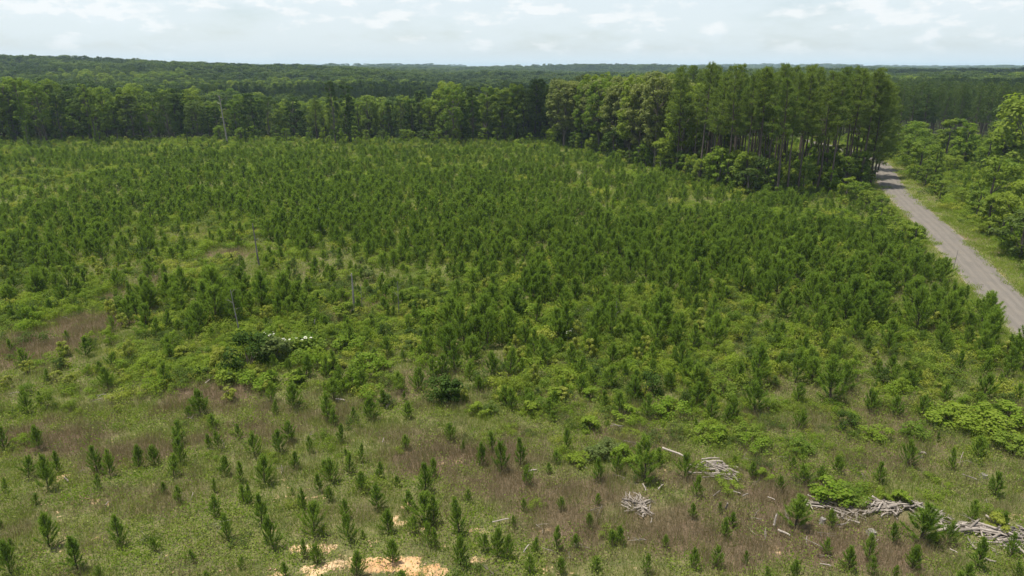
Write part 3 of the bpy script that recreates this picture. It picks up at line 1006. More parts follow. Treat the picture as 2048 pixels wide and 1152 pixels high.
def build_young_pines():
    global rng
    rng = np.random.default_rng(11)
    P = []                                   # x, y, h, wide
    for px, py, h in FIRST:
        (x, y, _), t = G(px, py)
        P.append((x, y, h * t / FPX / CP * 1.06, WIDE.get((px, py), 1.0) * rng.uniform(.78, 1.0)))
    fx = np.array([p[0] for p in P]); fy = np.array([p[1] for p in P])
    # the rest of the plantation: jittered planting rows
    sp = 1.85
    gx, gy = np.meshgrid(np.arange(-250, 280, sp), np.arange(15, 262, sp))
    x = gx.ravel() + rng.uniform(-.42, .42, gx.size) * sp; y = gy.ravel() + rng.uniform(-.42, .42, gx.size) * sp
    px, py, dep = project(x, y, height(x, y))
    rd, sd = polydist(x, y, ROAD)
    ins = inpoly(x, y, STAND)
    left = sd < 0
    thick = zone(THICK, x, y, 33, .3, .06)
    dry, bram, soil = zone(DRY, x, y, 21), zone(BRAMBLE, x, y, 31, .3, .12), zone(SOIL, x, y, 41)
    p = np.clip(.52 + .40 * thick - .30 * dry - .16 * bram * (1 - thick * .6), .06, 1)
    p *= np.clip(.15 + 1.6 * fbm(x * .07, y * .05, 91), .2, 1.15)
    p *= 1 - .55 * sstep(640, 720, py) * sstep(700, 420, px)
    p *= 1 - .30 * sstep(95, 150, y)
    p = np.where(py > 905, p * .50, p)
    p = np.where((py > 840) & (py <= 905), p * .75, p)
    p = np.where((py > 905) & (px > 1050), np.maximum(p, .30), p)
    p = np.where((py > 640) & (py <= 850) & (px > 620), np.maximum(p, .62), p)
    p = np.where(~left, np.where(rd > 13, .75, 0), p)
    keep = (rng.uniform(0, 1, x.size) < p) & (rd > np.where(left, 4.4, 6.0)) & ~ins & (soil < .3) & (px > -330) & (px < 2380) & (py < 1500) & (y < 245)
    dmin = np.full(x.size, 1e9)
    for a, b in zip(fx, fy):
        dmin = np.minimum(dmin, np.hypot(x - a, y - b))
    keep &= (dmin > 1.1) & (zone(WOOD, x, y, 45, .2) < .3)
    x, y, thick, py, dep = x[keep], y[keep], thick[keep], py[keep], dep[keep]
    h = (1.65 + 1.15 * thick) * rng.uniform(.65, 1.35, x.size) * (1 + .22 * sstep(95, 60, y) * thick)
    h = np.where(py > 840, h * .85, h)
    h = np.where(rng.uniform(0, 1, x.size) < np.where(py > 860, .62, .22), h * .55, h)
    P += [(a, b, c, rng.uniform(.9, 1.25)) for a, b, c in zip(x, y, h)]
    P = np.array(P)
    z = height(P[:, 0], P[:, 1])
    px, py, dep = project(P[:, 0], P[:, 1], z)
    size = P[:, 2] / dep
    size[(px < 6) | (px > 2042) | (py > 1185)] = 0
    top = set(np.argsort(-size)[:300].tolist())
    rest = []
    for i in range(len(P)):
        x, y, h, w = P[i]
        if i in top:
            k = int(rng.integers(0, len(NEAR_PINE)))
            e = plant('pine_sapling', NEAR_PINE[k], x, y, float(z[i]) - .03, h, 'young pine', 'young pines planted across the clearing', sx=w, tilt=tuple(rng.normal(0, .04, 2)))
            reg('pine', e, x, y, h)
        else:
            rest.append(i)
    rest = np.array(rest)
    q = P[rest]
    d = dep[rest]
    idx = np.where(d < 105, rng.integers(0, 6, len(q)), 6 + rng.integers(0, 6, len(q)))
    scatter('young_pine_growth', MID_PINE + FAR_PINE, np.c_[q[:, :2], z[rest] - .03], rng.uniform(0, 6.28, len(q)), np.c_[q[:, 2] * q[:, 3], q[:, 2] * q[:, 3], q[:, 2]], idx,
            'dense young pines filling the clearing up to the far treeline', 'young pines')
    print('young pines', len(P))


build_young_pines()


# ------------------------------------------------------------------ the tall stand, the treelines and the hardwoods
def place(kind, protos, name, x, y, h, cat, group, sx=1.0, k=None, tilt=.02):
    k = int(rng.integers(0, len(protos))) if k is None else k
    e = plant(name, protos[k], x, y, hz(x, y) - .1, h, cat, group, sx=sx, tilt=tuple(rng.normal(0, tilt, 2)))
    return reg(kind, e, x, y, h)


def poisson(poly, r, n, seed):
    g = np.random.default_rng(seed)
    xs, ys = [p[0] for p in poly], [p[1] for p in poly]
    out = []
    for _ in range(n):
        x, y = g.uniform(min(xs), max(xs)), g.uniform(min(ys), max(ys))
        if not inpoly(np.array([x]), np.array([y]), poly)[0]:
            continue
        if all((x - a) ** 2 + (y - b) ** 2 > r * r for a, b in out):
            out.append((x, y))
    return out


def build_stand():
    global rng
    rng = np.random.default_rng(21)
    front = [(1453, 379), (1489, 385), (1512, 390), (1555, 396), (1574, 390), (1596, 389), (1633, 386), (1660, 383), (1690, 377), (1719, 373), (1430, 372), (1400, 362), (1352, 352)]
    used = []
    for px, py in front:
        (x, y, _), t = G(px, py)
        place('tallpine', TALL, 'tall_pine', x, y, rng.uniform(22, 25.8), 'pine tree', 'tall pines of the roadside stand', sx=rng.uniform(.9, 1.1))
        used.append((x, y))
    (x, y, _), t = G(1741, 371)
    e = plant('tall_pine', EDGE_PINE, x, y, hz(x, y), 22.5, 'pine tree', 'tall pines of the roadside stand', rot=.4)
    reg('tallpine', e, x, y, 22.5)
    used.append((x, y))
    for px, py, hh, ro in ((1762, 353, 21.5, 2.2), (1768, 340, 20.0, 4.0)):
        (x, y, _), t = G(px, py)
        e = plant('tall_pine', EDGE_PINE, x - 1.5, y, hz(x, y), hh, 'pine tree', 'tall pines of the roadside stand', rot=ro)
        reg('tallpine', e, x - 1.5, y, hh)
        used.append((x - 1.5, y))
    for x, y in poisson(STAND, 4.0, 3200, 5):
        if any(math.hypot(x - a, y - b) < 3.0 for a, b in used):
            continue
        px, py, dep = project(x, y, 0)
        rd = polydist(np.array([x]), np.array([y]), ROAD)[0][0]
        if rd < 5.5:
            continue
        isoak = px < 1355 + rng.normal(0, 25)
        if isoak:
            place('hardwood', OAK, 'hardwood_tree', x, y, rng.uniform(20.5, 24.5) * (1 if px > 1160 else .93), 'tree', 'hardwoods at the left end of the pine stand', sx=rng.uniform(.9, 1.15))
        else:
            place('tallpine', TALL, 'tall_pine', x, y, rng.uniform(19, 25.4), 'pine tree', 'tall pines of the roadside stand', sx=rng.uniform(.85, 1.1))
    for x, y in poisson(STAND, 8.5, 1200, 6):
        if polydist(np.array([x]), np.array([y]), ROAD)[0][0] > 6:
            place('under', UNDER, 'small_hardwood', x, y, rng.uniform(4, 8.5), 'small tree', 'small leafy trees under the pines', sx=rng.uniform(.9, 1.2), tilt=.05)
    # understory along the front of the stand
    edge = resample(np.array(STAND[:10]), 64)
    for i, (x, y) in enumerate(edge):
        for j in range(2):
            dx, dy = rng.normal(0, 1.5), rng.uniform(-2, 5 + 5 * j)
            xx, yy = x + dx, y + dy
            rd = polydist(np.array([xx]), np.array([yy]), ROAD)[0][0]
            if rd < 6 or rng.uniform() < .25:
                continue
            place('under', UNDER, 'small_hardwood', xx, yy, rng.uniform(3.0, 8.5) * (1.15 if j else .75), 'small tree', 'small leafy trees under the pines', sx=rng.uniform(.85, 1.25), tilt=.05)


build_stand()


def build_treelines():
    """the near wall of forest behind the clearing"""
    global rng
    rng = np.random.default_rng(31)
    n = 0
    # left and centre treeline
    for row, (y0, jit) in enumerate(((240, 3), (247, 4), (255, 5), (264, 5))):
        x = -228.0
        while x < 42:
            yy = y0 + rng.normal(0, jit)
            px, py, dep = project(x, yy, 0)
            u = px
            # the edge stands farther back in the middle of the photo
            back = float(np.interp(u, [-100, 250, 360, 460, 700, 820, 900, 1120], [0, 4, 18, 34, 34, 22, 8, 4]))
            yy += back
            hh = float(np.interp(u, [-100, 60, 150, 350, 420, 760, 900, 940, 1010, 1070, 1120], [21, 20.5, 19, 18, 16, 16.5, 20, 19, 17.5, 20, 19])) * rng.uniform(.72, 1.14)
            k = rng.uniform()
            if k < .12 and row == 0:
                place('hardwood', VINED, 'vine_clad_tree', x, yy, hh, 'tree', 'trees of the treeline behind the clearing')
            else:
                place('hardwood', BROAD, 'hardwood_tree', x, yy, hh, 'tree', 'trees of the treeline behind the clearing', sx=rng.uniform(.85, 1.15))
            n += 1
            x += rng.uniform(3.6, 6.4)
    # named singles in front of it
    for px, py, ytop, pr, kk in ((635, 290, 200, TALL, 3), (672, 291, 168, BROAD, 2), (700, 291, 175, VINED, 1), (376, 290, 252, VINED, 1), (492, 291, 248, VINED, 1), (905, 287, 178, BROAD, 3), (60, 296, 166, VINED, 0), (195, 291, 172, VINED, 2)):
        (x, y, _), t = G(px, py)
        y = min(y, 250)
        h = (py - ytop) * t / FPX / CP
        if pr is TALL:
            place('tallpine', TALL, 'tall_pine', x, y, h, 'pine tree', 'trees of the treeline behind the clearing', k=kk, sx=1.3)
        else:
            place('hardwood', pr, 'vine_clad_tree' if pr is VINED else 'hardwood_tree', x, y, h, 'tree', 'trees of the treeline behind the clearing', k=kk, sx=.72 if (px in (376, 492)) else (.6 if px == 672 else .95))
    # shrubs along the foot of the treeline
    for px in range(330, 1110, 17):
        (x, y, _), t = G(px + rng.normal(0, 5), 288)
        yy = 236 + rng.uniform(0, 12)
        place('under', UNDER, 'small_hardwood', x, yy, rng.uniform(2.5, 6.0), 'small tree', 'small leafy trees along the treeline', sx=rng.uniform(.9, 1.4))
    # right of the road: roadside hardwoods and small trees
    for px, py, hpx in ((1845, 372, 52), (1838, 356, 70), (1862, 388, 40), (1880, 400, 40), (1905, 300, 60), (1890, 318, 75), (1930, 330, 85), (1962, 470, 78), (1975, 430, 110), (1950, 440, 60), (2000, 480, 90), (2030, 520, 100),
                        (2015, 505, 60), (2040, 470, 110), (2025, 330, 130), (2045, 350, 160), (1995, 330, 80), (1990, 515, 40), (2046, 545, 60), (1870, 350, 50), (1820, 332, 60), (1812, 318, 70), (1828, 305, 60), (1920, 412, 36), (1850, 318, 40), (1965, 345, 70),
                        (2020, 300, 90), (1935, 300, 50), (1875, 300, 40), (2047, 420, 90), (2060, 500, 90), (2070, 460, 120)):
        (x, y, _), t = G(px, py)
        rd = polydist(np.array([x]), np.array([y]), ROAD)[0][0]
        if rd < 6:
            x += 6.5 - rd
        place('under', UNDER, 'small_hardwood', x, y, hpx * t / FPX / CP, 'small tree', 'leafy trees on the right side of the road', sx=rng.uniform(.95, 1.3))
    for x, y in poisson([(70, 82), (58, 70), (150, 120), (210, 240), (150, 262), (102, 235), (100, 150), (84, 105)], 6.6, 900, 8):
        rd = polydist(np.array([x]), np.array([y]), ROAD)[0][0]
        if rd > 6.8:
            px, py, dep = project(x, y, 0)
            place('under', UNDER, 'small_hardwood', x, y, rng.uniform(2.0, 4.6) * (1.35 if px > 1980 else 1) if rd < 22 or y > 215 or px > 1990 else rng.uniform(1.8, 3.2), 'small tree', 'leafy trees on the right side of the road', sx=rng.uniform(1.0, 1.5))
    # big leafy clump at the left road edge
    for px, py, hpx in ((1800, 492, 48), (1822, 500, 52), (1785, 470, 40), (1762, 452, 36), (1748, 434, 32), (1775, 440, 30), (1835, 512, 36), (1730, 420, 40), (1715, 405, 44), (1690, 400, 50), (1760, 415, 26)):
        (x, y, _), t = G(px, py)
        place('under', UNDER, 'small_hardwood', x, y, hpx * t / FPX / CP, 'small tree', 'leafy clump at the left road edge', sx=rng.uniform(1.1, 1.5), k=int(rng.integers(0, 3)))
    print('treeline', n)


build_treelines()


def build_forest():
    """everything beyond the first rows: one mass nobody could count"""
    global rng
    rng = np.random.default_rng(41)
    bt = [broad_tree(500 + k, 18, (4.2, 5.0, 3.6, 4.6)[k], .18, 40, 46, .62, columnar=k == 2) for k in range(4)]
    mids = [join(scaled(t, 1 / 18), scaled(c, 1 / 18), 'forest_tree', 'bark', m) for (t, c), m in zip(bt, ('leaf', 'farleaf', 'farleaf', 'fardark'))]
    pt = [tall_pine(520 + k, 20, .35, 46, 12, .8, .17, wide=1.1) for k in range(3)]
    rng = np.random.default_rng(42)
    mids += [join(scaled(t, 1 / 20), scaled(c, 1 / 20), 'forest_pine', 'pinebark', 'farleaf') for t, c in pt]
    ft = [broad_tree(540 + k, 18, (5.2, 6.8, 6.0)[k], .2, 30, 40, .95) for k in range(3)]
    fars = [join(scaled(t, 1 / 18), scaled(c, 1 / 18), 'forest_tree', 'bark', m) for (t, c), m in zip(ft, ('farleaf', 'farleaf', 'fardark'))]
    rng = np.random.default_rng(43)
    Pn, Hn, In = [], [], []

    def band(y0, y1, sp, wid, side):
        ys = np.arange(y0, y1, sp); pts = []
        for yv in ys:
            hw = yv * .80 + side
            xs = np.arange(-hw, hw, sp)
            pts.append(np.c_[xs, np.full(len(xs), yv)])
        p = np.vstack(pts)
        return p + rng.uniform(-.48, .48, p.shape) * sp
    for y0, y1, sp, far_ in ((258, 700, 6.6, 0), (700, 1300, 9.5, 1), (1300, 2600, 15, 1), (2600, 5600, 30, 2)):
        p = band(y0, y1, sp, 0, 60)
        x, y = p[:, 0], p[:, 1]
        u = x / y
        rd, sd = polydist(x, y, ROAD)
        px = 1024 + FPX * x / (y * CP)
        ok = rd > 6
        back = np.interp(px, [-100, 250, 360, 460, 700, 820, 900, 1120, 1150], [12, 16, 30, 46, 46, 34, 20, 16, 0])
        ok &= ~((y < 262 + back) & (u < .12))
        ok &= ~inpoly(x, y, STAND)
        # small far clearing on the right
        ok &= ~((np.abs(u - .70) < .016) & (np.abs(y - 1350) < 120))
        x, y, u = x[ok], y[ok], u[ok]
        n = len(x)
        sort = fbm(x / 90, y / 90, 61, 3)
        dark = fbm(x / 60 + 9, y / 60, 62, 3)
        piney = (u > .36) & (y < 480)
        hh = (17 + 5 * (fbm(x / 50, y / 50, 63, 2) - .5)) * rng.uniform(.72, 1.25, n)
        if far_ == 0:
            i = np.where(sort > .56, 2, rng.integers(0, 2, n))
            i = np.where(dark > .60, 3, i)
            i = np.where((sort < .30) | piney, 4 + rng.integers(0, 3, n), i)
            hh = np.where(piney, 18 * rng.uniform(.9, 1.12, n), hh)
        else:
            i = 7 + np.where(sort > .53, 1, 0)
            i = np.where(dark > .56, 9, i)
            hh = hh * (1.0 if far_ == 1 else 1.25)
        Pn.append(np.c_[x, y, height(x, y) - .3]); Hn.append(hh if far_ < 2 else hh); In.append(i)
    P, Hh, I = np.vstack(Pn), np.concatenate(Hn), np.concatenate(In)
    w = rng.uniform(.7, 1.4, len(P)) * np.where(P[:, 1] > 2600, 2.2, np.where(P[:, 1] > 1300, 1.35, 1.0))
    scatter('distant_forest', mids + fars, P, rng.uniform(0, 6.28, len(P)), np.c_[Hh * w, Hh * w, Hh], I,
            'wooded hills rolling away to the pale horizon behind the treeline', 'forest', .03)
    print('forest', len(P))


build_forest()


# ------------------------------------------------------------------ shrubs that can be told apart
def build_shrubs():
    global rng
    rng = np.random.default_rng(51)
    L = [('leafdark', 498, 735, 68, 1.15), ('leafgrey', 546, 730, 60, 1.3), ('leafgrey', 566, 712, 40, 1.1), ('leaf', 615, 700, 42, 1.5), ('leafdark', 905, 805, 62, 1.1), ('leafdark', 882, 800, 50, 1.0), ('leafdark', 1292, 792, 46, 1.1),
         ('leafdark', 1690, 858, 34, 1.1), ('leaf', 600, 650, 30, 1.1), ('leaf', 470, 690, 24, 1.4), ('bramble', 640, 600, 24, 1.3), ('leaf', 690, 640, 40, 1.2), ('bramble', 1285, 760, 30, 1.2), ('leaf', 815, 600, 30, 1.2),
         ('leafdark', 825, 625, 30, .9), ('leafgrey', 740, 560, 24, 1.2), ('bramble', 865, 640, 30, 1.6), ('bramble', 1040, 635, 34, 1.7), ('leaf', 1120, 650, 34, 1.6), ('bramble', 1590, 490, 24, 1.7), ('bramble', 1640, 495, 26, 1.7),
         ('leaf', 1500, 475, 22, 1.3), ('bramble', 1560, 505, 20, 1.7), ('leaf', 1610, 440, 22, 1.3), ('leaf', 1240, 430, 20, 1.3), ('yellowleaf', 590, 690, 24, 1.1), ('yellowleaf', 365, 715, 26, 1.3), ('yellowleaf', 1010, 800, 30, 1.4),
         ('yellowleaf', 1090, 690, 36, 1.2), ('bramble', 1060, 830, 34, 1.5), ('bramble', 1180, 860, 32, 1.7), ('bramble', 1250, 840, 32, 1.6), ('bramble', 1340, 830, 36, 1.6), ('bramble', 1420, 880, 36, 1.6), ('leaf', 1500, 880, 36, 1.4),
         ('bramble', 1660, 1000, 46, 1.7), ('leaf', 1700, 1000, 40, 1.5), ('bramble', 1800, 1010, 34, 1.6), ('bramble', 1770, 1005, 22, 1.4), ('yellowleaf', 2000, 1060, 36, 1.3), ('bramble', 1900, 850, 40, 1.9), ('bramble', 1960, 860, 44, 1.9),
         ('bramble', 2010, 850, 44, 1.9), ('leaf', 2030, 900, 44, 1.7), ('yellowleaf', 1900, 826, 26, 1.3), ('bramble', 1250, 925, 34, 1.5), ('bramble', 1160, 930, 30, 1.5), ('leafgrey', 1190, 920, 30, 1.8), ('leafgrey', 1220, 905, 26, 1.6),
         ('bramble', 740, 745, 40, 1.5), ('bramble', 660, 745, 34, 1.6), ('bramble', 450, 770, 34, 1.6), ('bramble', 400, 755, 30, 1.5), ('bramble', 520, 775, 34, 1.7), ('bramble', 590, 770, 34, 1.7), ('bramble', 700, 700, 34, 1.5),
         ('leaf', 1560, 415, 20, 1.2), ('leaf', 860, 355, 14, 1.3), ('yellowleaf', 930, 330, 12, 1.2), ('leafdark', 430, 320, 16, 1.0), ('leaf', 575, 420, 22, 1.6), ('leaf', 620, 430, 22, 1.6), ('leaf', 465, 440, 20, 1.3), ('leaf', 545, 445, 24, 1.3),
         ('leafdark', 850, 1052, 18, 1.2), ('bramble', 1510, 900, 30, 1.6), ('leaf', 1400, 940, 22, 1.2), ('bramble', 1455, 985, 24, 1.5), ('bramble', 1110, 800, 30, 1.5), ('bramble', 960, 830, 28, 1.4), ('leaf', 1450, 790, 34, 1.3),
         ('bramble', 1530, 960, 24, 1.4), ('bramble', 1870, 1090, 26, 1.2), ('bramble', 1180, 800, 30, 1.4), ('bramble', 1390, 760, 30, 1.4), ('leaf', 1600, 900, 32, 1.4), ('bramble', 1750, 880, 30, 1.5), ('leaf', 1830, 870, 34, 1.4),
         ('yellowleaf', 1420, 945, 12, 1.6), ('leaf', 900, 640, 30, 1.3), ('bramble', 1000, 590, 22, 1.5), ('leafgrey', 1330, 560, 22, 1.2), ('leafgrey', 1170, 350, 12, 1.2)]
    for m, px, py, hpx, w in L:
        (x, y, _), t = G(px, py)
        h = hpx * t / FPX / CP
        place('shrub_' + m, SHRUBS[m], 'shrub', x, y, h, 'shrub', 'shrubs scattered through the clearing', sx=w)
    # elder bushes in white bloom
    rng = np.random.default_rng(52)
    for px, py, hpx, w, nb in ((537, 690, 34, 1.4, 9), (605, 705, 44, 1.6, 12), (1133, 680, 30, 1.4, 6), (643, 475, 18, 1.4, 5), (1385, 745, 20, 1.0, 2)):
        (x, y, _), t = G(px, py)
        h = hpx * t / FPX / CP
        e = place('elder', SHRUBS['leaf'], 'elder_bush', x, y, h, 'flowering shrub', 'elder bushes in white bloom', sx=w)
        for k in range(nb):
            mb = MB()
            n = 22
            a = rng.uniform(0, 6.28, n); r = .032 * rng.uniform(0, 1, n) ** .5
            c = np.c_[np.cos(a) * r, np.sin(a) * r, .02 - r * .25 + rng.uniform(0, .01, n)]
            nn = unit(n, 2.0); ax = norm(np.cross(nn, unit(n)))
            mb.leaves(c, ax, np.cross(nn, ax), np.full(n, .018), np.full(n, .017), rng.uniform(0, 1, n))
            b = put('blossom', mb.mesh('blossom', M['blossom']), e)
            f = rng.uniform(.2, 1) ** .5 * .48
            az = rng.uniform(3.6, 5.9) - e.rotation_euler.z
            b.location = (math.cos(az) * f, math.sin(az) * f, .98 - .35 * f + rng.uniform(-.03, .06))
            b.rotation_euler = (rng.normal(0, .25), rng.normal(0, .25), 0)


build_shrubs()


# ------------------------------------------------------------------ standing dead trees
def snag(name, px, py, ytop, r, lean, branches, label, stub=False, mat='snag'):
    (x, y, _), t = G(px, py)
    h = (py - ytop) * t / FPX / CP
    e = put(name, None); e.location = (x, y, hz(x, y) - .05)
    tag(e, label, 'dead tree', 'standing dead trees in the clearing')
    mb = MB()
    n = 8
    zz = np.linspace(0, 1, n)
    bx = lean * zz * h + rng.normal(0, .02 * h / 5, n).cumsum() * .5; bx[0] = 0
    by = rng.normal(0, .02 * h / 5, n).cumsum() * .5; by[0] = 0
    stem = np.c_[bx, by, zz * h]
    mb.tube(stem, r * (1 - .55 * zz), 7)
    if stub:
        mb.tube([(-.28, .05, 0), (-.26, .05, h * .16), (-.22, .04, h * .27)], [r * .7, r * .6, r * .15], 6)
    put('trunk', mb.mesh('trunk', M[mat]), e)
    for f, az, l, up in branches:
        b = MB()
        p = np.array((np.interp(f * h, stem[:, 2], stem[:, 0]), np.interp(f * h, stem[:, 2], stem[:, 1]), f * h))
        d = np.array((math.cos(az), math.sin(az) * .5, up))
        p1 = p + d * l * .5 + np.array((0, 0, .06 * l)); p2 = p + d * l + rng.normal(0, .12 * l, 3)
        b.tube([p, p1, p2], [r * .4, r * .28, r * .1], 5)
        b.tube([p1, p1 + np.array((d[0] * .3, .1, .35)) * l], [r * .2, r * .06], 4)
        put('branch', b.mesh('branch', M[mat]), e)
    return e


def build_snags():
    global rng
    rng = np.random.default_rng(61)
    snag('dead_tree', 456, 292, 200, .26, -.05, [(.55, 2.9, 1.2, .3), (.7, .3, 1.3, .4), (.82, 3.0, 1.4, .5), (.9, .2, 1.0, .6), (.95, 2.4, .9, .9)], 'tall pale dead tree standing alone before the left treeline')
    snag('dead_tree', 519, 534, 448, .12, -.04, [(.62, .5, .5, .5)], 'slim grey dead trunk beside the small brown grass patch')
    snag('dead_tree', 709, 624, 545, .13, -.01, [(.93, 2.9, .2, .6)], 'thick broken grey trunk with a split stub at its foot', stub=True)
    snag('dead_tree', 480, 668, 578, .065, -.08, [(.93, .4, .4, .9), (.70, 2.8, .7, .6), (.55, .3, .5, .5)], 'thin leaning dead stem with a crooked pale tip above the brambles')
    snag('dead_tree', 725, 627, 565, .035, .0, [(.5, .5, .4, .6), (.7, 2.7, .4, .7), (.35, .2, .3, .5)], 'very thin dead sapling just right of the broken grey trunk')
    snag('dead_tree', 627, 664, 636, .075, .18, [(.6, 2.8, .3, .6)], 'short leaning dead stub behind the white flowering bushes')
    snag('dead_tree', 1052, 283, 270, .12, .02, [(.6, 2.9, .9, .3), (.7, .3, .8, .4), (.9, 1.2, .5, .8)], 'small pale dead tree before the dark centre treeline', mat='dead')
    snag('dead_tree', 983, 285, 273, .09, .0, [], 'short bare pole before the dark centre treeline')
    snag('dead_tree', 641, 450, 418, .10, .0, [(.7, .4, .4, .5)], 'grey dead stem above the farthest white flowers')
    snag('dead_tree', 798, 632, 560, .05, .0, [(.4, .5, .5, .6), (.6, 2.8, .5, .7), (.8, .4, .3, .7)], 'spindly dark dead stem right of the brown hollow')
    snag('dead_tree', 1231, 650, 600, .045, .0, [(.5, .4, .4, .6), (.75, 2.7, .4, .7)], 'thin dead stem rising among pines right of the white flowers')
    snag('dead_tree', 1905, 545, 500, .04, .05, [(.6, .4, .4, .9)], 'thin bare stem leaning at the left road edge')
    snag('dead_tree', 1320, 350, 322, .10, .0, [(.5, .4, .6, .5), (.8, 2.8, .5, .6)], 'bare grey stem in front of the hardwoods of the stand')


build_snags()


# ------------------------------------------------------------------ bleached logs and sticks
def log_mesh(seed, bend, taper, knots):
    """unit length along +X, radius 1 in y and z (scaled per log)"""
    g = np.random.default_rng(seed)
    mb = MB()
    n = 6
    s = np.linspace(-.5, .5, n)
    pts = np.c_[s, bend * (s ** 2 * 4 - .5) + g.normal(0, .006, n), g.normal(0, .005, n)]
    mb.tube(pts, (1 - taper * (s + .5)) * .03, 6)
    for k in range(knots):
        q = g.uniform(-.35, .4); a = g.uniform(0, 6.28)
        p = np.array((q, np.interp(q, s, pts[:, 1]), np.interp(q, s, pts[:, 2])))
        l = g.uniform(.06, .2)
        mb.tube([p, p + np.array((l * .7, math.cos(a) * l * .7, math.sin(a) * l * .5))], [.014, .006], 4)
    return mb.mesh('log', M['dead'], smooth=True)


def build_logs():
    global rng
    rng = np.random.default_rng(71)
    protos = [log_mesh(900 + k, (0, .015, -.02, .03, .01, -.015, .05, 0)[k], (.3, .5, .6, .4, .7, .5, .6, .2)[k], (0, 1, 2, 1, 0, 3, 2, 0)[k]) for k in range(8)]

    def log(pile, x, y, z, ln, rad, yaw, pitch=0.0, k=None, thick=False):
        me = protos[int(rng.integers(0, 8)) if k is None else k]
        o = put('log' if rad > .055 else 'stick', me)
        o.location = (x, y, z)
        o.rotation_euler = (rng.uniform(-.3, .3), pitch, yaw)
        rad *= .80
        o.scale = (ln, rad / .03, rad / .03)
        tag(o, None, 'log' if rad > .055 else 'stick', pile)
        reg('wood|' + pile, o, x, y, ln)
        return o

    def pxlog(pile, x0, y0, x1, y1, rad, z=.12, k=0, up=0.0):
        a, b = G(x0, y0, z)[0], G(x1, y1, z)[0]
        m = (a + b) / 2
        d = b - a
        log(pile, m[0], m[1], hz(m[0], m[1]) + z, np.hypot(d[0], d[1]), rad, math.atan2(d[1], d[0]), up, k)

    def heap(pile, px, py, rx, ry, n, lmax, hmax, ang=None, spread=.6):
        (cx, cy_, _), t = G(px, py)
        rxm = rx * t / FPX
        rym = .5 * (G(px, py - ry)[0][1] - G(px, py + ry)[0][1])
        for i in range(n):
            a = rng.uniform(0, 6.28); r = rng.uniform(0, 1) ** .5
            x, y = cx + math.cos(a) * r * rxm, cy_ + math.sin(a) * r * rym
            big = rng.uniform() < .28
            ln = rng.uniform(.35, 1.0) * lmax * (1 if big else .75)
            rad = rng.uniform(.06, .11) if big else rng.uniform(.022, .05)
            yaw = rng.normal(ang, spread) if ang is not None else rng.uniform(0, 3.14)
            z = .05 + .75 * hmax * (1 - r) * rng.uniform(.1, 1) + rad
            log(pile, x, y, hz(x, y) + z, ln, rad, yaw, rng.normal(0, .12))
    A, B, C, D, E = 'logs of the domed heap', 'sticks of the brush heap', 'logs of the row start', 'logs of the row middle', 'logs of the edge row'
    # domed heap
    for a in ((1403, 920, 1438, 918, .10), (1412, 926, 1445, 925, .13), (1410, 936, 1447, 930, .14), (1447, 931, 1458, 944, .15), (1457, 943, 1477, 966, .14), (1376, 948, 1404, 949, .09), (1395, 932, 1412, 923, .06), (1410, 949, 1440, 956, .06),
              (1420, 955, 1464, 963, .06), (1438, 937, 1462, 952, .07), (1405, 958, 1428, 955, .07)):
        pxlog(A, *a, z=.35 if a[1] < 935 else .2, k=int(rng.integers(0, 3)))
    heap(A, 1438, 948, 32, 12, 58, 2.2, .65, 2.7, .5)
    heap(A, 1396, 942, 18, 9, 8, 1.4, .25, .2, .5)
    # small brush heap
    for a in ((1243, 1008, 1262, 1018, .06), (1250, 1006, 1263, 1019, .06), (1268, 1021, 1287, 1017, .07), (1287, 1018, 1306, 1034, .07), (1243, 1014, 1262, 1024, .05), (1275, 1032, 1286, 1039, .05), (1301, 1050, 1304, 1040, .04), (1316, 982, 1327, 972, .06), (1286, 972, 1292, 987, .06)):
        pxlog(B, *a, z=.25, k=int(rng.integers(0, 3)))
    heap(B, 1274, 1014, 27, 18, 50, 1.6, .45)
    # brush row
    for a in ((1612, 1007, 1645, 1011, .09), (1612, 1012, 1648, 1017, .08), (1620, 1010, 1625, 1022, .06), (1735, 1027, 1772, 1014, .11), (1770, 1014, 1802, 1010, .11), (1725, 1030, 1742, 1026, .07), (1730, 1007, 1756, 1013, .09), (1760, 1034, 1776, 1026, .07), (1780, 1020, 1794, 1031, .07),
              (1674, 1052, 1700, 1047, .07), (1660, 1020, 1680, 1028, .08), (1815, 1005, 1832, 1007, .07), (1816, 1028, 1838, 1036, .06), (1790, 1010, 1800, 1004, .08)):
        pxlog(C if a[0] < 1710 else D, *a, z=.25, k=int(rng.integers(0, 3)))
    heap(C, 1640, 1012, 34, 6, 22, 1.5, .3, -.1, .5)
    heap(C, 1692, 1032, 28, 14, 34, 1.5, .35)
    heap(D, 1765, 1020, 44, 13, 52, 1.9, .6, .4, .6)
    heap(D, 1828, 1018, 26, 14, 24, 1.6, .4)
    for a in ((1855, 1033, 1888, 1043, .13), (1870, 1046, 1888, 1050, .08), (1905, 1062, 1955, 1058, .12), (1930, 1054, 1985, 1062, .13), (1960, 1056, 2014, 1070, .14), (2008, 1066, 2050, 1076, .15), (2005, 1080, 2060, 1082, .12), (1900, 1050, 1930, 1044, .10),
              (1985, 1075, 2010, 1062, .09), (2032, 1088, 2055, 1112, .12), (1880, 1040, 1884, 1050, .07), (1861, 1012, 1882, 1028, .07), (1863, 1016, 1863, 1048, .05), (1970, 1118, 1992, 1124, .10), (1900, 1098, 1915, 1105, .05)):
        pxlog(E, *a, z=.3, k=int(rng.integers(0, 3)))
    heap(E, 1925, 1058, 46, 10, 60, 2.0, .65, -.05, .45)
    heap(E, 2010, 1070, 50, 12, 66, 2.2, .7, -.2, .5)
    heap(E, 1872, 1030, 18, 14, 20, 1.5, .35)
    heap(E, 1990, 1096, 60, 12, 26, 1.2, .15)
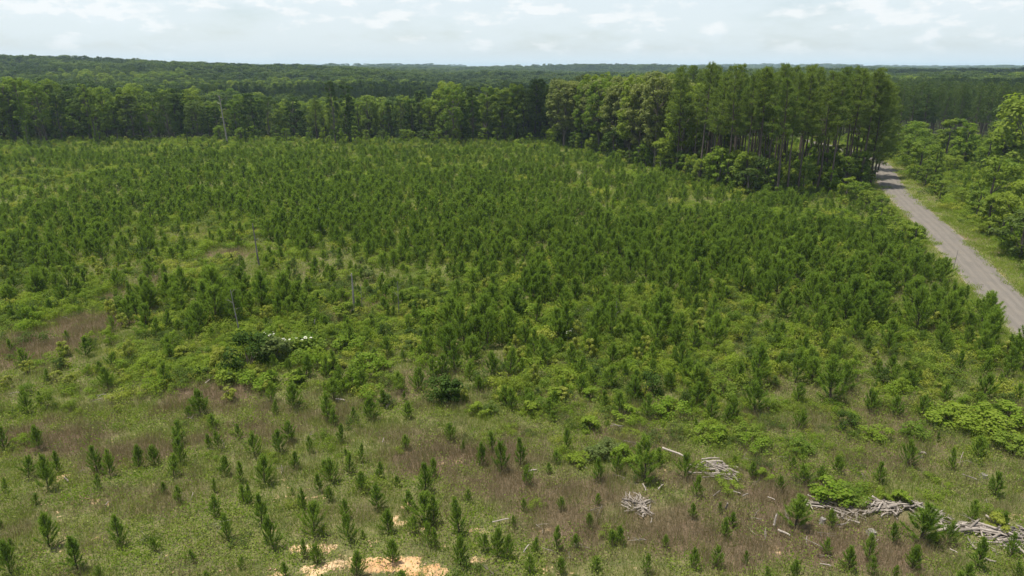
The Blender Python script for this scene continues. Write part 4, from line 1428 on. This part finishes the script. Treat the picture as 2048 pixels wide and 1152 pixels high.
    # lone logs
    singles = [((1325, 898, 1367, 914, .10), 'long straight bleached log lying in green brambles above the domed heap'),
               ((1836, 905, 1852, 908, .12), 'pale log half hidden in grass above the brush row'),
               ((1925, 949, 1957, 961, .07), 'slim pale log on a grassy slope near a stump'),
               ((985, 1048, 1018, 1041, .05), 'bleached stick lying flat in brown grass left of the brush'),
               ((1046, 1108, 1058, 1092, .05), 'white stick leaning beside bare soil among foreground pines'),
               ((1450, 1020, 1454, 1034, .08), 'upright pale broken stake below the domed heap'),
               ((1485, 994, 1496, 990, .07), 'short pale log just right below the domed heap'),
               ((1055, 946, 1073, 943, .08), 'short pale log at the front of the dark brambles'),
               ((1545, 1060, 1552, 1048, .08), 'short pale stick standing in brown grass left of the row'),
               ((1556, 1062, 1580, 1073, .09), 'pale log half sunk in brown grass left of the row'),
               ((1640, 1128, 1662, 1132, .05), 'thin pale stick flat in the brown foreground grass'),
               ((1278, 1081, 1292, 1084, .05), 'thin pale stick below the small brush heap'),
               ((672, 797, 690, 800, .09), 'pale log beneath the brambles at the grass edge'),
               ((410, 765, 436, 745, .06), 'grey branch sticking out of the left brambles'),
               ((1535, 996, 1550, 1002, .05), 'pale forked stick left of the brush row'),
               ((1426, 995, 1440, 984, .05), 'pale stick slanting in the grass below the domed heap'),
               ((1466, 985, 1482, 990, .05), 'thin pale stick right of the domed heap base'),
               ((765, 885, 768, 876, .04), 'tiny pale stick poking from the brown grass'),
               ((128, 950, 136, 958, .06), 'pale splintered stick on the left bare soil patch'),
               ((210, 1008, 217, 1000, .05), 'short grey stick on the small left soil patch')]
    for a, lb in singles:
        g0 = len(REG.get('wood|lone', []))
        pxlog('lone', *a, z=.62 if 'straight' in lb else .3, k=0)
        o = REG['wood|lone'][-1][0]
        if 'upright' in lb or 'standing' in lb:
            o.rotation_euler[1] = R(-62)
            o.location.z += .4
        o['label'] = lb
        del o['group']
    REG.pop('wood|lone')
    # stumps and stones
    for px, py, r, h, lb in ((1742, 1068, .30, .35, 'pale rounded stump in brown grass below the brush row'), (1643, 1047, .2, .5, 'tall pale stump beside a young pine left of the row'), (1966, 955, .26, .4, 'dark weathered stump beside the slim pale log'), (1840, 916, .2, .3, 'small pale stump in grass above the brush row')):
        (x, y, _), t = G(px, py)
        mb = MB()
        zz = np.linspace(0, 1, 4)
        mb.tube(np.c_[zz * .06, zz * 0, zz * h], r * (1.25 - .35 * zz ** .5), 9)
        for k in range(4):
            a = k * 1.6 + rng.uniform(0, .8)
            mb.tube([(math.cos(a) * r * .8, math.sin(a) * r * .8, h * .3), (math.cos(a) * r * 1.7, math.sin(a) * r * 1.7, -.03)], [r * .25, r * .12], 5)
        o = put('tree_stump', mb.mesh('tree_stump', M['snag']), None, (x, y, hz(x, y) - .03)); o.scale = (.8, .8, .6)
        tag(o, lb, 'stump')


build_logs()


# ------------------------------------------------------------------ ground cover: grass, dry grass, brambles, weeds
def build_cover():
    global rng
    GR = [grass_patch(600 + k, 100, .75, .14, (.45, .6, .40, .95)[k], (.022, .022, .022, .018)[k], (.45, .6, .4, .25)[k]) for k in range(4)]
    DR = [grass_patch(620 + k, 120, .75, .30, .75, .014, .22) for k in range(4)]
    WD = [weed_patch(640 + k, 120, .8, .35, .10) for k in range(3)]
    VG = [grass_patch(660 + k, 110, .7, .15, .40, .026, .5) for k in range(3)]
    BR = [mound(680 + k) for k in range(5)]
    g = [m.mesh('grass_patch', M['grass']) for m in GR]
    d = [m.mesh('dry_grass_patch', M['dry']) for m in DR]
    w = [m.mesh('weed_patch', M['grass'] if k else M['bramble']) for k, m in enumerate(WD)]
    v = [m.mesh('verge_patch', M['verge']) for m in VG]
    b = [m.mesh('bramble_mound', M[('bramble', 'leaf', 'farleaf', 'bramble', 'yellowleaf')[k]]) for k, m in enumerate(BR)]
    rng = np.random.default_rng(81)

    def ring(y0, y1, sp):
        gx, gy = np.meshgrid(np.arange(-y1 * 1.0 - 8, y1 * 1.0 + 8, sp), np.arange(y0, y1, sp))
        x = gx.ravel() + rng.uniform(-.5, .5, gx.size) * sp; y = gy.ravel() + rng.uniform(-.5, .5, gx.size) * sp
        px, py, dep = project(x, y, 0 * x)
        k = (px > -380) & (px < 2430) & (py < 1500)
        return x[k], y[k]
    acc = {'grass': [], 'dry': [], 'bramble': [], 'verge': []}
    for y0, y1, sp, s in ((14, 46, .58, 1.0), (46, 75, .80, 1.15), (75, 125, 1.25, 1.6), (125, 262, 2.3, 2.4)):
        x, y = ring(y0, y1, sp)
        rd, sd = polydist(x, y, ROAD)
        soil = zone(SOIL, x, y, 41, .30, .9) * (.45 + .55 * sstep(.34, .52, fbm(x * .9, y * 1.2, 44)))
        soil = np.maximum(soil, .42 * sstep(.64, .74, fbm(x * .5, y * .7, 53)) * sstep(60, 30, y))
        dry = np.clip(zone(DRY, x, y, 21) * .78 + .4 * sstep(.58, .7, fbm(x * .12, y * .12, 77)) * sstep(60, 45, y) + .16 * sstep(75, 50, y), 0, .85)
        bram = zone(BRAMBLE, x, y, 31, .3, .12)
        ins = inpoly(x, y, STAND)
        u = rng.uniform(0, 1, x.size)
        verge = (rd > 2.4) & (rd < 6.0)
        ok = (rd > 2.4) & ~ins & ((zone(WOOD, x, y, 45, .2) < .5) | (rng.uniform(0, 1, x.size) < .25)) & ((soil + rng.uniform(-.42, .30, x.size) < .48) | (rng.uniform(0, 1, x.size) < .12))
        isd = ok & ~verge & (rng.uniform(0, 1, x.size) < dry)
        isg = ok & ~verge & ~isd
        sc = s * rng.uniform(.75, 1.3, x.size) * np.where(soil > .4, .55, 1)
        z = height(x, y)
        for key, m in (('grass', isg), ('dry', isd), ('verge', ok & verge)):
            acc[key].append(np.c_[x[m], y[m], z[m], sc[m]])
        # brambles
        x, y = ring(y0, y1, sp * 1.75)
        rd, sd = polydist(x, y, ROAD)
        bram = zone(BRAMBLE, x, y, 31, .3, .12)
        n1 = fbm(x * .10, y * .10, 95)
        p = np.clip(bram * .95 + .75 * sstep(.40, .60, n1) * sstep(42, 60, y) + .10 * (y > 48) + .07, 0, 1)
        p = p * (1 - .8 * zone(DRY, x, y, 21)) * (1 - zone(SOIL, x, y, 41)) * np.where(y < 48, .6, 1)
        m = (rng.uniform(0, 1, x.size) < p) & (rd > 5.5) & ~inpoly(x, y, STAND) & (zone(WOOD, x, y, 45, .2) < .4)
        acc['bramble'].append(np.c_[x[m], y[m], height(x, y)[m], (s ** .7) * rng.uniform(.7, 1.5, m.sum()) * np.where(y[m] < 48, .6, 1)])
    # leafy ground inside the stand and along the far edge
    x, y = ring(60, 262, 2.6)
    m = inpoly(x, y, STAND) & (polydist(x, y, ROAD)[0] > 5)
    rd, sd = polydist(x, y, ROAD)
    m |= (sd > 0) & (rd > 6.0)
    acc['bramble'].append(np.c_[x[m], y[m], height(x, y)[m], 1.6 * rng.uniform(.6, 1.5, m.sum())])
    tall = [join(scaled(t_, .5), scaled(c_, .5), 'leafy_shrub', 'twig', mm) for (t_, c_), mm in
            [(shrub(720 + k, 2.0, (1.0, 1.3, .8, 1.1)[k], 15, 95, .13, upright=.3 * (k % 2)), ('bramble', 'leaf', 'yellowleaf', 'farleaf')[k]) for k in range(4)]]
    rng = np.random.default_rng(82)
    nb = len(b)
    b = b + tall
    bi = [rng.integers(0, nb, len(np.vstack(acc['bramble'])))]
    for y0, y1, sp in ((46, 90, 2.1), (90, 150, 2.9), (150, 250, 3.4)):
        x, y = ring(y0, y1, sp)
        bram = zone(BRAMBLE, x, y, 31, .3, .12)
        px, py, dep = project(x, y, 0)
        p = np.clip(.34 + .5 * bram + .55 * sstep(.44, .62, fbm(x * .07, y * .07, 96)) + .30 * sstep(365, 310, py), 0, .95) * (1 - .8 * zone(DRY, x, y, 21)) * (1 - zone(SOIL, x, y, 41))
        rd, sd = polydist(x, y, ROAD)
        p = np.where((sd > 0) & (rd > 6.5), 1.0, p)
        m = (rng.uniform(0, 1, x.size) < p) & (rd > np.where(sd < 0, 4.6, 6.5)) & ~inpoly(x, y, STAND)
        acc['bramble'].append(np.c_[x[m], y[m], height(x, y)[m], rng.uniform(.7, 1.7, m.sum()) * (1 + .2 * (y0 > 100))])
        bi.append(nb + rng.integers(0, len(tall), m.sum()))
    x, y = ring(130, 262, 3.0)
    rd, sd = polydist(x, y, ROAD)
    m = inpoly(x, y, STAND) & (rd > 4.5) & (rng.uniform(0, 1, x.size) < .75)
    acc['bramble'].append(np.c_[x[m], y[m], height(x, y)[m], rng.uniform(1.6, 3.6, m.sum())])
    bi.append(nb + rng.choice([0, 1, 3], m.sum()))
    bi = np.concatenate(bi)
    spec = {'grass': ('green_grass', g + w, 'mixed green grass and weeds covering the clearing', 'grass'),
            'dry': ('dry_grass', d, 'dry brown grass standing in patches across the clearing', 'dry grass'),
            'bramble': ('undergrowth', b, 'bright green brambles and low leafy growth between the pines', 'undergrowth'),
            'verge': ('verge_grass', v, 'yellow green grass along both edges of the road', 'grass')}
    # clods on the bare soil, twigs in the grass
    cl = []
    for k in range(4):
        g_ = np.random.default_rng(760 + k); mb = MB()
        for q in range(7):
            c0 = np.r_[g_.uniform(-.35, .35, 2), .01]; r0 = g_.uniform(.03, .09)
            vv = np.array([(1, 0, 0), (0, 1, 0), (-1, 0, 0), (0, -1, 0), (0, 0, .8), (0, 0, -.6)]) * r0 * g_.uniform(.7, 1.3, (6, 3)) + c0
            mb.add(vv, [(0, 1, 4), (1, 2, 4), (2, 3, 4), (3, 0, 4), (1, 0, 5), (2, 1, 5), (3, 2, 5), (0, 3, 5)])
        cl.append(mb.mesh('soil_clod', M['clod']))
    x, y = ring(21, 62, .8)
    m = zone(SOIL, x, y, 41, .30, .9) > .35
    scatter('soil_clods', cl, np.c_[x[m], y[m], height(x, y)[m]], rng.uniform(0, 6.28, m.sum()), rng.uniform(.5, 1.4, m.sum()), rng.integers(0, 4, m.sum()), 'small clods and pebbles lying on the bare orange soil', 'clods')
    tw = []
    for k in range(4):
        g_ = np.random.default_rng(780 + k); mb = MB()
        for q in range(3):
            a_, l_ = g_.uniform(0, 6.28), g_.uniform(.2, .6)
            c0 = np.r_[g_.uniform(-.5, .5, 2), g_.uniform(.08, .3)]
            d_ = np.array((math.cos(a_), math.sin(a_), g_.uniform(-.15, .3))) * l_
            mb.tube([c0 - d_, c0 + g_.normal(0, .04, 3), c0 + d_], [.02, .016, .008], 4)
        tw.append(mb.mesh('twig', M['dead']))
    x, y = ring(21, 80, 2.4)
    px, py, dep = project(x, y, 0)
    m = rng.uniform(0, 1, x.size) < np.where((px > 1150) & (py > 900), .6, .16)
    scatter('twig_litter', tw, np.c_[x[m], y[m], height(x, y)[m]], rng.uniform(0, 6.28, m.sum()), rng.uniform(.5, 1.3, m.sum()), rng.integers(0, 4, m.sum()), 'scattered pale twigs caught in the grass', 'twigs', .2)
    for key, (name, protos, lb, cat) in spec.items():
        a = np.vstack(acc[key])
        n = len(a)
        if key == 'grass':
            wz = fbm(a[:, 0] * .3, a[:, 1] * .3, 99) + rng.uniform(-.2, .2, n)
            idx = np.where(wz > .50, 4 + rng.integers(0, 3, n), rng.integers(0, 4, n))
        else:
            idx = rng.integers(0, len(protos), n) if key != 'bramble' else bi
        zs = a[:, 3] ** (.6 if key != 'bramble' else .8)
        zs = zs * rng.uniform(.6, 1.45, n)
        scatter(name, protos, a[:, :3], rng.uniform(0, 6.28, n), np.c_[a[:, 3], a[:, 3], zs], idx, lb, cat, .08)
        print(name, n)


build_cover()


# ------------------------------------------------------------------ clouds overhead whose shade lies on the far woods
def build_clouds():
    global rng
    rng = np.random.default_rng(91)
    import bmesh
    m, N, L = new_mat('cloud_white')
    out = N('ShaderNodeOutputMaterial')
    d = N('ShaderNodeBsdfDiffuse'); d.inputs[0].default_value = (.85, .85, .86, 1)
    t = N('ShaderNodeBsdfTranslucent'); t.inputs[0].default_value = (.8, .8, .82, 1)
    s = N('ShaderNodeMixShader'); s.inputs[0].default_value = .45
    L(d.outputs[0], s.inputs[1]); L(t.outputs[0], s.inputs[2]); L(s.outputs[0], out.inputs[0])
    Z = 900.0
    off = Vector((sdir.x, sdir.y)) * (Z / sdir.z)
    for gx, gy, rx, ry in ((-60, 520, 190, 130), (150, 470, 120, 110), (22, 262, 42, 28), (-360, 1080, 160, 80), (330, 420, 90, 70), (560, 900, 200, 120)):
        bm = bmesh.new()
        for k in range(16):
            a = rng.uniform(0, 6.28); r = rng.uniform(0, 1) ** .5
            s_ = rng.uniform(.28, .45) * (1.1 - .4 * r)
            ret = bmesh.ops.create_icosphere(bm, subdivisions=3, radius=1.0)
            sc = min(rx, ry) * s_ * 1.4
            for v in ret['verts']:
                v.co = Vector((v.co.x * sc + math.cos(a) * r * rx * .72, v.co.y * sc + math.sin(a) * r * ry * .72, max(v.co.z, -.25) * sc * .8))
        me = bpy.data.meshes.new('cloud')
        bm.to_mesh(me); bm.free()
        me.polygons.foreach_set('use_smooth', np.ones(len(me.polygons), bool))
        me.materials.append(m)
        o = put('cloud', me, None, (gx + off.x, gy + off.y, Z))
        tag(o, 'white fair weather cloud high above the woods', 'cloud', 'clouds above the woods', 'structure')


build_clouds()


# ------------------------------------------------------------------ haze
def build_haze():
    me = bpy.data.meshes.new('haze')
    x0, x1, y0, y1, z0, z1 = -9500, 9500, -1700, 11500, -60, 110
    V = [(x0, y0, z0), (x1, y0, z0), (x1, y1, z0), (x0, y1, z0), (x0, y0, z1), (x1, y0, z1), (x1, y1, z1), (x0, y1, z1)]
    me.from_pydata(V, [], [(0, 3, 2, 1), (4, 5, 6, 7), (0, 1, 5, 4), (1, 2, 6, 5), (2, 3, 7, 6), (3, 0, 4, 7)])
    m, N, L = new_mat('summer_haze')
    out = N('ShaderNodeOutputMaterial')
    v = N('ShaderNodeVolumePrincipled')
    v.inputs['Color'].default_value = (.62, .84, 1.0, 1)
    v.inputs['Density'].default_value = .00011
    v.inputs['Anisotropy'].default_value = 0.0
    L(v.outputs[0], out.inputs['Volume'])
    me.materials.append(m)
    tag(put('haze', me), 'thin pale summer haze over the far hills', 'haze', None, 'stuff')


build_haze()


# ------------------------------------------------------------------ labels: what each thing looks like and what it stands by
MARKS = [('the domed log heap', 1430, 942), ('the small brush heap', 1275, 1012), ('the brush row', 1745, 1020), ('the long log row', 1955, 1062), ('the orange bare soil', 760, 1132), ('the pale soil pocket', 640, 1098),
         ('the small soil pockets', 800, 1040), ('the left soil patches', 130, 985), ('the wide brown grass', 930, 925), ('the lone straight log', 1346, 906), ('the dark rounded bush', 893, 790), ('the white flowering bushes', 575, 665),
         ('the two dark bushes', 522, 715), ('the broken grey trunk', 709, 600), ('the leaning stem', 480, 640), ('the right road edge', 1960, 640), ('the left frame edge grass', 20, 800), ('the yellowish bramble bank', 1080, 700),
         ('the dark bush', 1292, 775), ('the brown central hollow', 690, 650), ('the left bramble bank', 430, 760), ('the upper brown grass', 190, 650), ('the lower left grass', 380, 1060), ('the right bramble slope', 1960, 850),
         ('the rounded pale stump', 1742, 1068), ('the lower brown grass', 1420, 1110), ('the right bush', 1690, 850), ('the right brown slope', 1830, 930)]
FARMARKS = [('the pale dead tree', 452, 250), ('the lone pine', 635, 250), ('the dark trees', 1000, 240), ('the left frame edge', 20, 230), ('the small dead tree', 1052, 275), ('the road bend', 1765, 345),
            ('the stand front', 1560, 385), ('the oak end', 1200, 260), ('the ivied tree', 195, 230), ('the road verge', 1850, 400), ('the right frame edge', 2030, 380)]
ORD = ['first', 'second', 'third', 'fourth', 'fifth', 'sixth', 'seventh', 'eighth', 'ninth', 'tenth', 'eleventh', 'twelfth']


def where(px, py, marks, fx=1.0, fy=1.9):
    best = min(marks, key=lambda m: ((px - m[1]) * fx) ** 2 + ((py - m[2]) * fy) ** 2)
    dx, dy = px - best[1], (py - best[2]) * fy
    if abs(dx) > abs(dy):
        return ('right of ' if dx > 0 else 'left of ') + best[0]
    return ('in front of ' if dy > 0 else 'behind ') + best[0]


def label_kind(items, head, marks):
    """items: (obj, px, py, h, dep); head(obj, h) -> opening words"""
    G_ = {}
    for it in items:
        o, px, py, h, dep = it
        G_.setdefault(head(o, h) + ' ' + where(px, py, marks), []).append(it)
    for base, L in G_.items():
        name_group(base, L)


def name_group(base, L):
    n = len(L)
    if n > 11:                                   # too many to count along: split by depth, then by height
        L.sort(key=lambda i: i[4])
        k = (n + 2) // 3
        for part, w in ((L[:k], 'front'), (L[k:2 * k], 'middle'), (L[2 * k:], 'back')):
            if not base.endswith('rank'):
                name_group(base + ', %s rank' % w, part)
            else:
                name_group(base.replace('rank', '%s rank' % w, 1) + ' ', part)
        return
    base = base.strip()
    L.sort(key=lambda i: i[1])
    for k, it in enumerate(L):
        if n == 1:
            t = base
        elif n == 2:
            t = base + (', left of two', ', right of two')[k]
        else:
            t = base + (', leftmost' if k == 0 else ', rightmost' if k == n - 1 else ', %s from the left' % ORD[k])
        w = t.split()
        if len(w) > 16:
            t = t.replace('middling ', '').replace(' rank,', ',').replace(', rightmost', ', at right').replace('tall bushy ', 'bushy ')
            for a, b in ((' slender', ''), (' bushy', ''), ('small ', ''), ('the ', '')):
                if len(t.split()) > 16:
                    t = t.replace(a, b, 1)
        it[0]['label'] = t


def build_labels():
    label_kind(REG.pop('pine'), lambda o, h: ('tiny' if h < 1.2 else 'small' if h < 1.9 else 'middling' if h < 2.8 else 'tall') + (' bushy' if o.scale.x / o.scale.z > 1.12 else ' slender' if o.scale.x / o.scale.z < .98 else '') + ' young pine', MARKS)
    label_kind(REG.pop('tallpine'), lambda o, h: 'tall bare-trunked pine' if h > 23.5 else 'shorter bare-trunked pine', FARMARKS)
    label_kind(REG.pop('hardwood'), lambda o, h: ('vine-clad' if o.name.startswith('vine') else 'tall' if h > 19 else 'lower') + ' leafy tree', FARMARKS)
    label_kind(REG.pop('under'), lambda o, h: ('low' if h < 4 else 'middling' if h < 6.5 else 'tall') + ' leafy undertree', FARMARKS)
    words = {'leaf': 'green leafy shrub', 'leafdark': 'dark green dense shrub', 'leafgrey': 'grey green shrub', 'bramble': 'bright green low shrub', 'yellowleaf': 'yellow green shrub'}
    for k in [k for k in REG if k.startswith('shrub_')]:
        label_kind(REG.pop(k), lambda o, h, k=k: words[k[6:]], MARKS + FARMARKS)
    label_kind(REG.pop('elder'), lambda o, h: 'elder bush with white flower heads', MARKS)
    for k in [k for k in REG if k.startswith('wood|')]:
        pile = k.split('|')[1].split(' of ', 1)[1]
        L = REG.pop(k)
        xs = sorted(i[1] for i in L)
        G_ = {}
        for it in L:
            o, px, py, h, dep = it
            r = o.scale.y * .03
            w = 'thick' if r > .085 else 'slim' if r > .04 else 'thin'
            ln = 'long' if h > 1.5 else 'short' if h < .8 else 'middling'
            a = math.degrees(o.rotation_euler.z) % 180
            d = 'lying crosswise' if a < 25 or a > 155 else 'lying endwise' if 65 < a < 115 else 'slanting right' if a < 65 else 'slanting left'
            q = sum(v < px for v in xs) / len(xs)
            pos = 'left end' if q < .2 else 'left half' if q < .4 else 'middle' if q < .6 else 'right half' if q < .8 else 'right end'
            G_.setdefault('%s %s %s %s, %s %s' % (ln, w, o['category'], d, pos, pile), []).append(it)
        for base, LL in G_.items():
            name_group(base, LL)


build_labels()
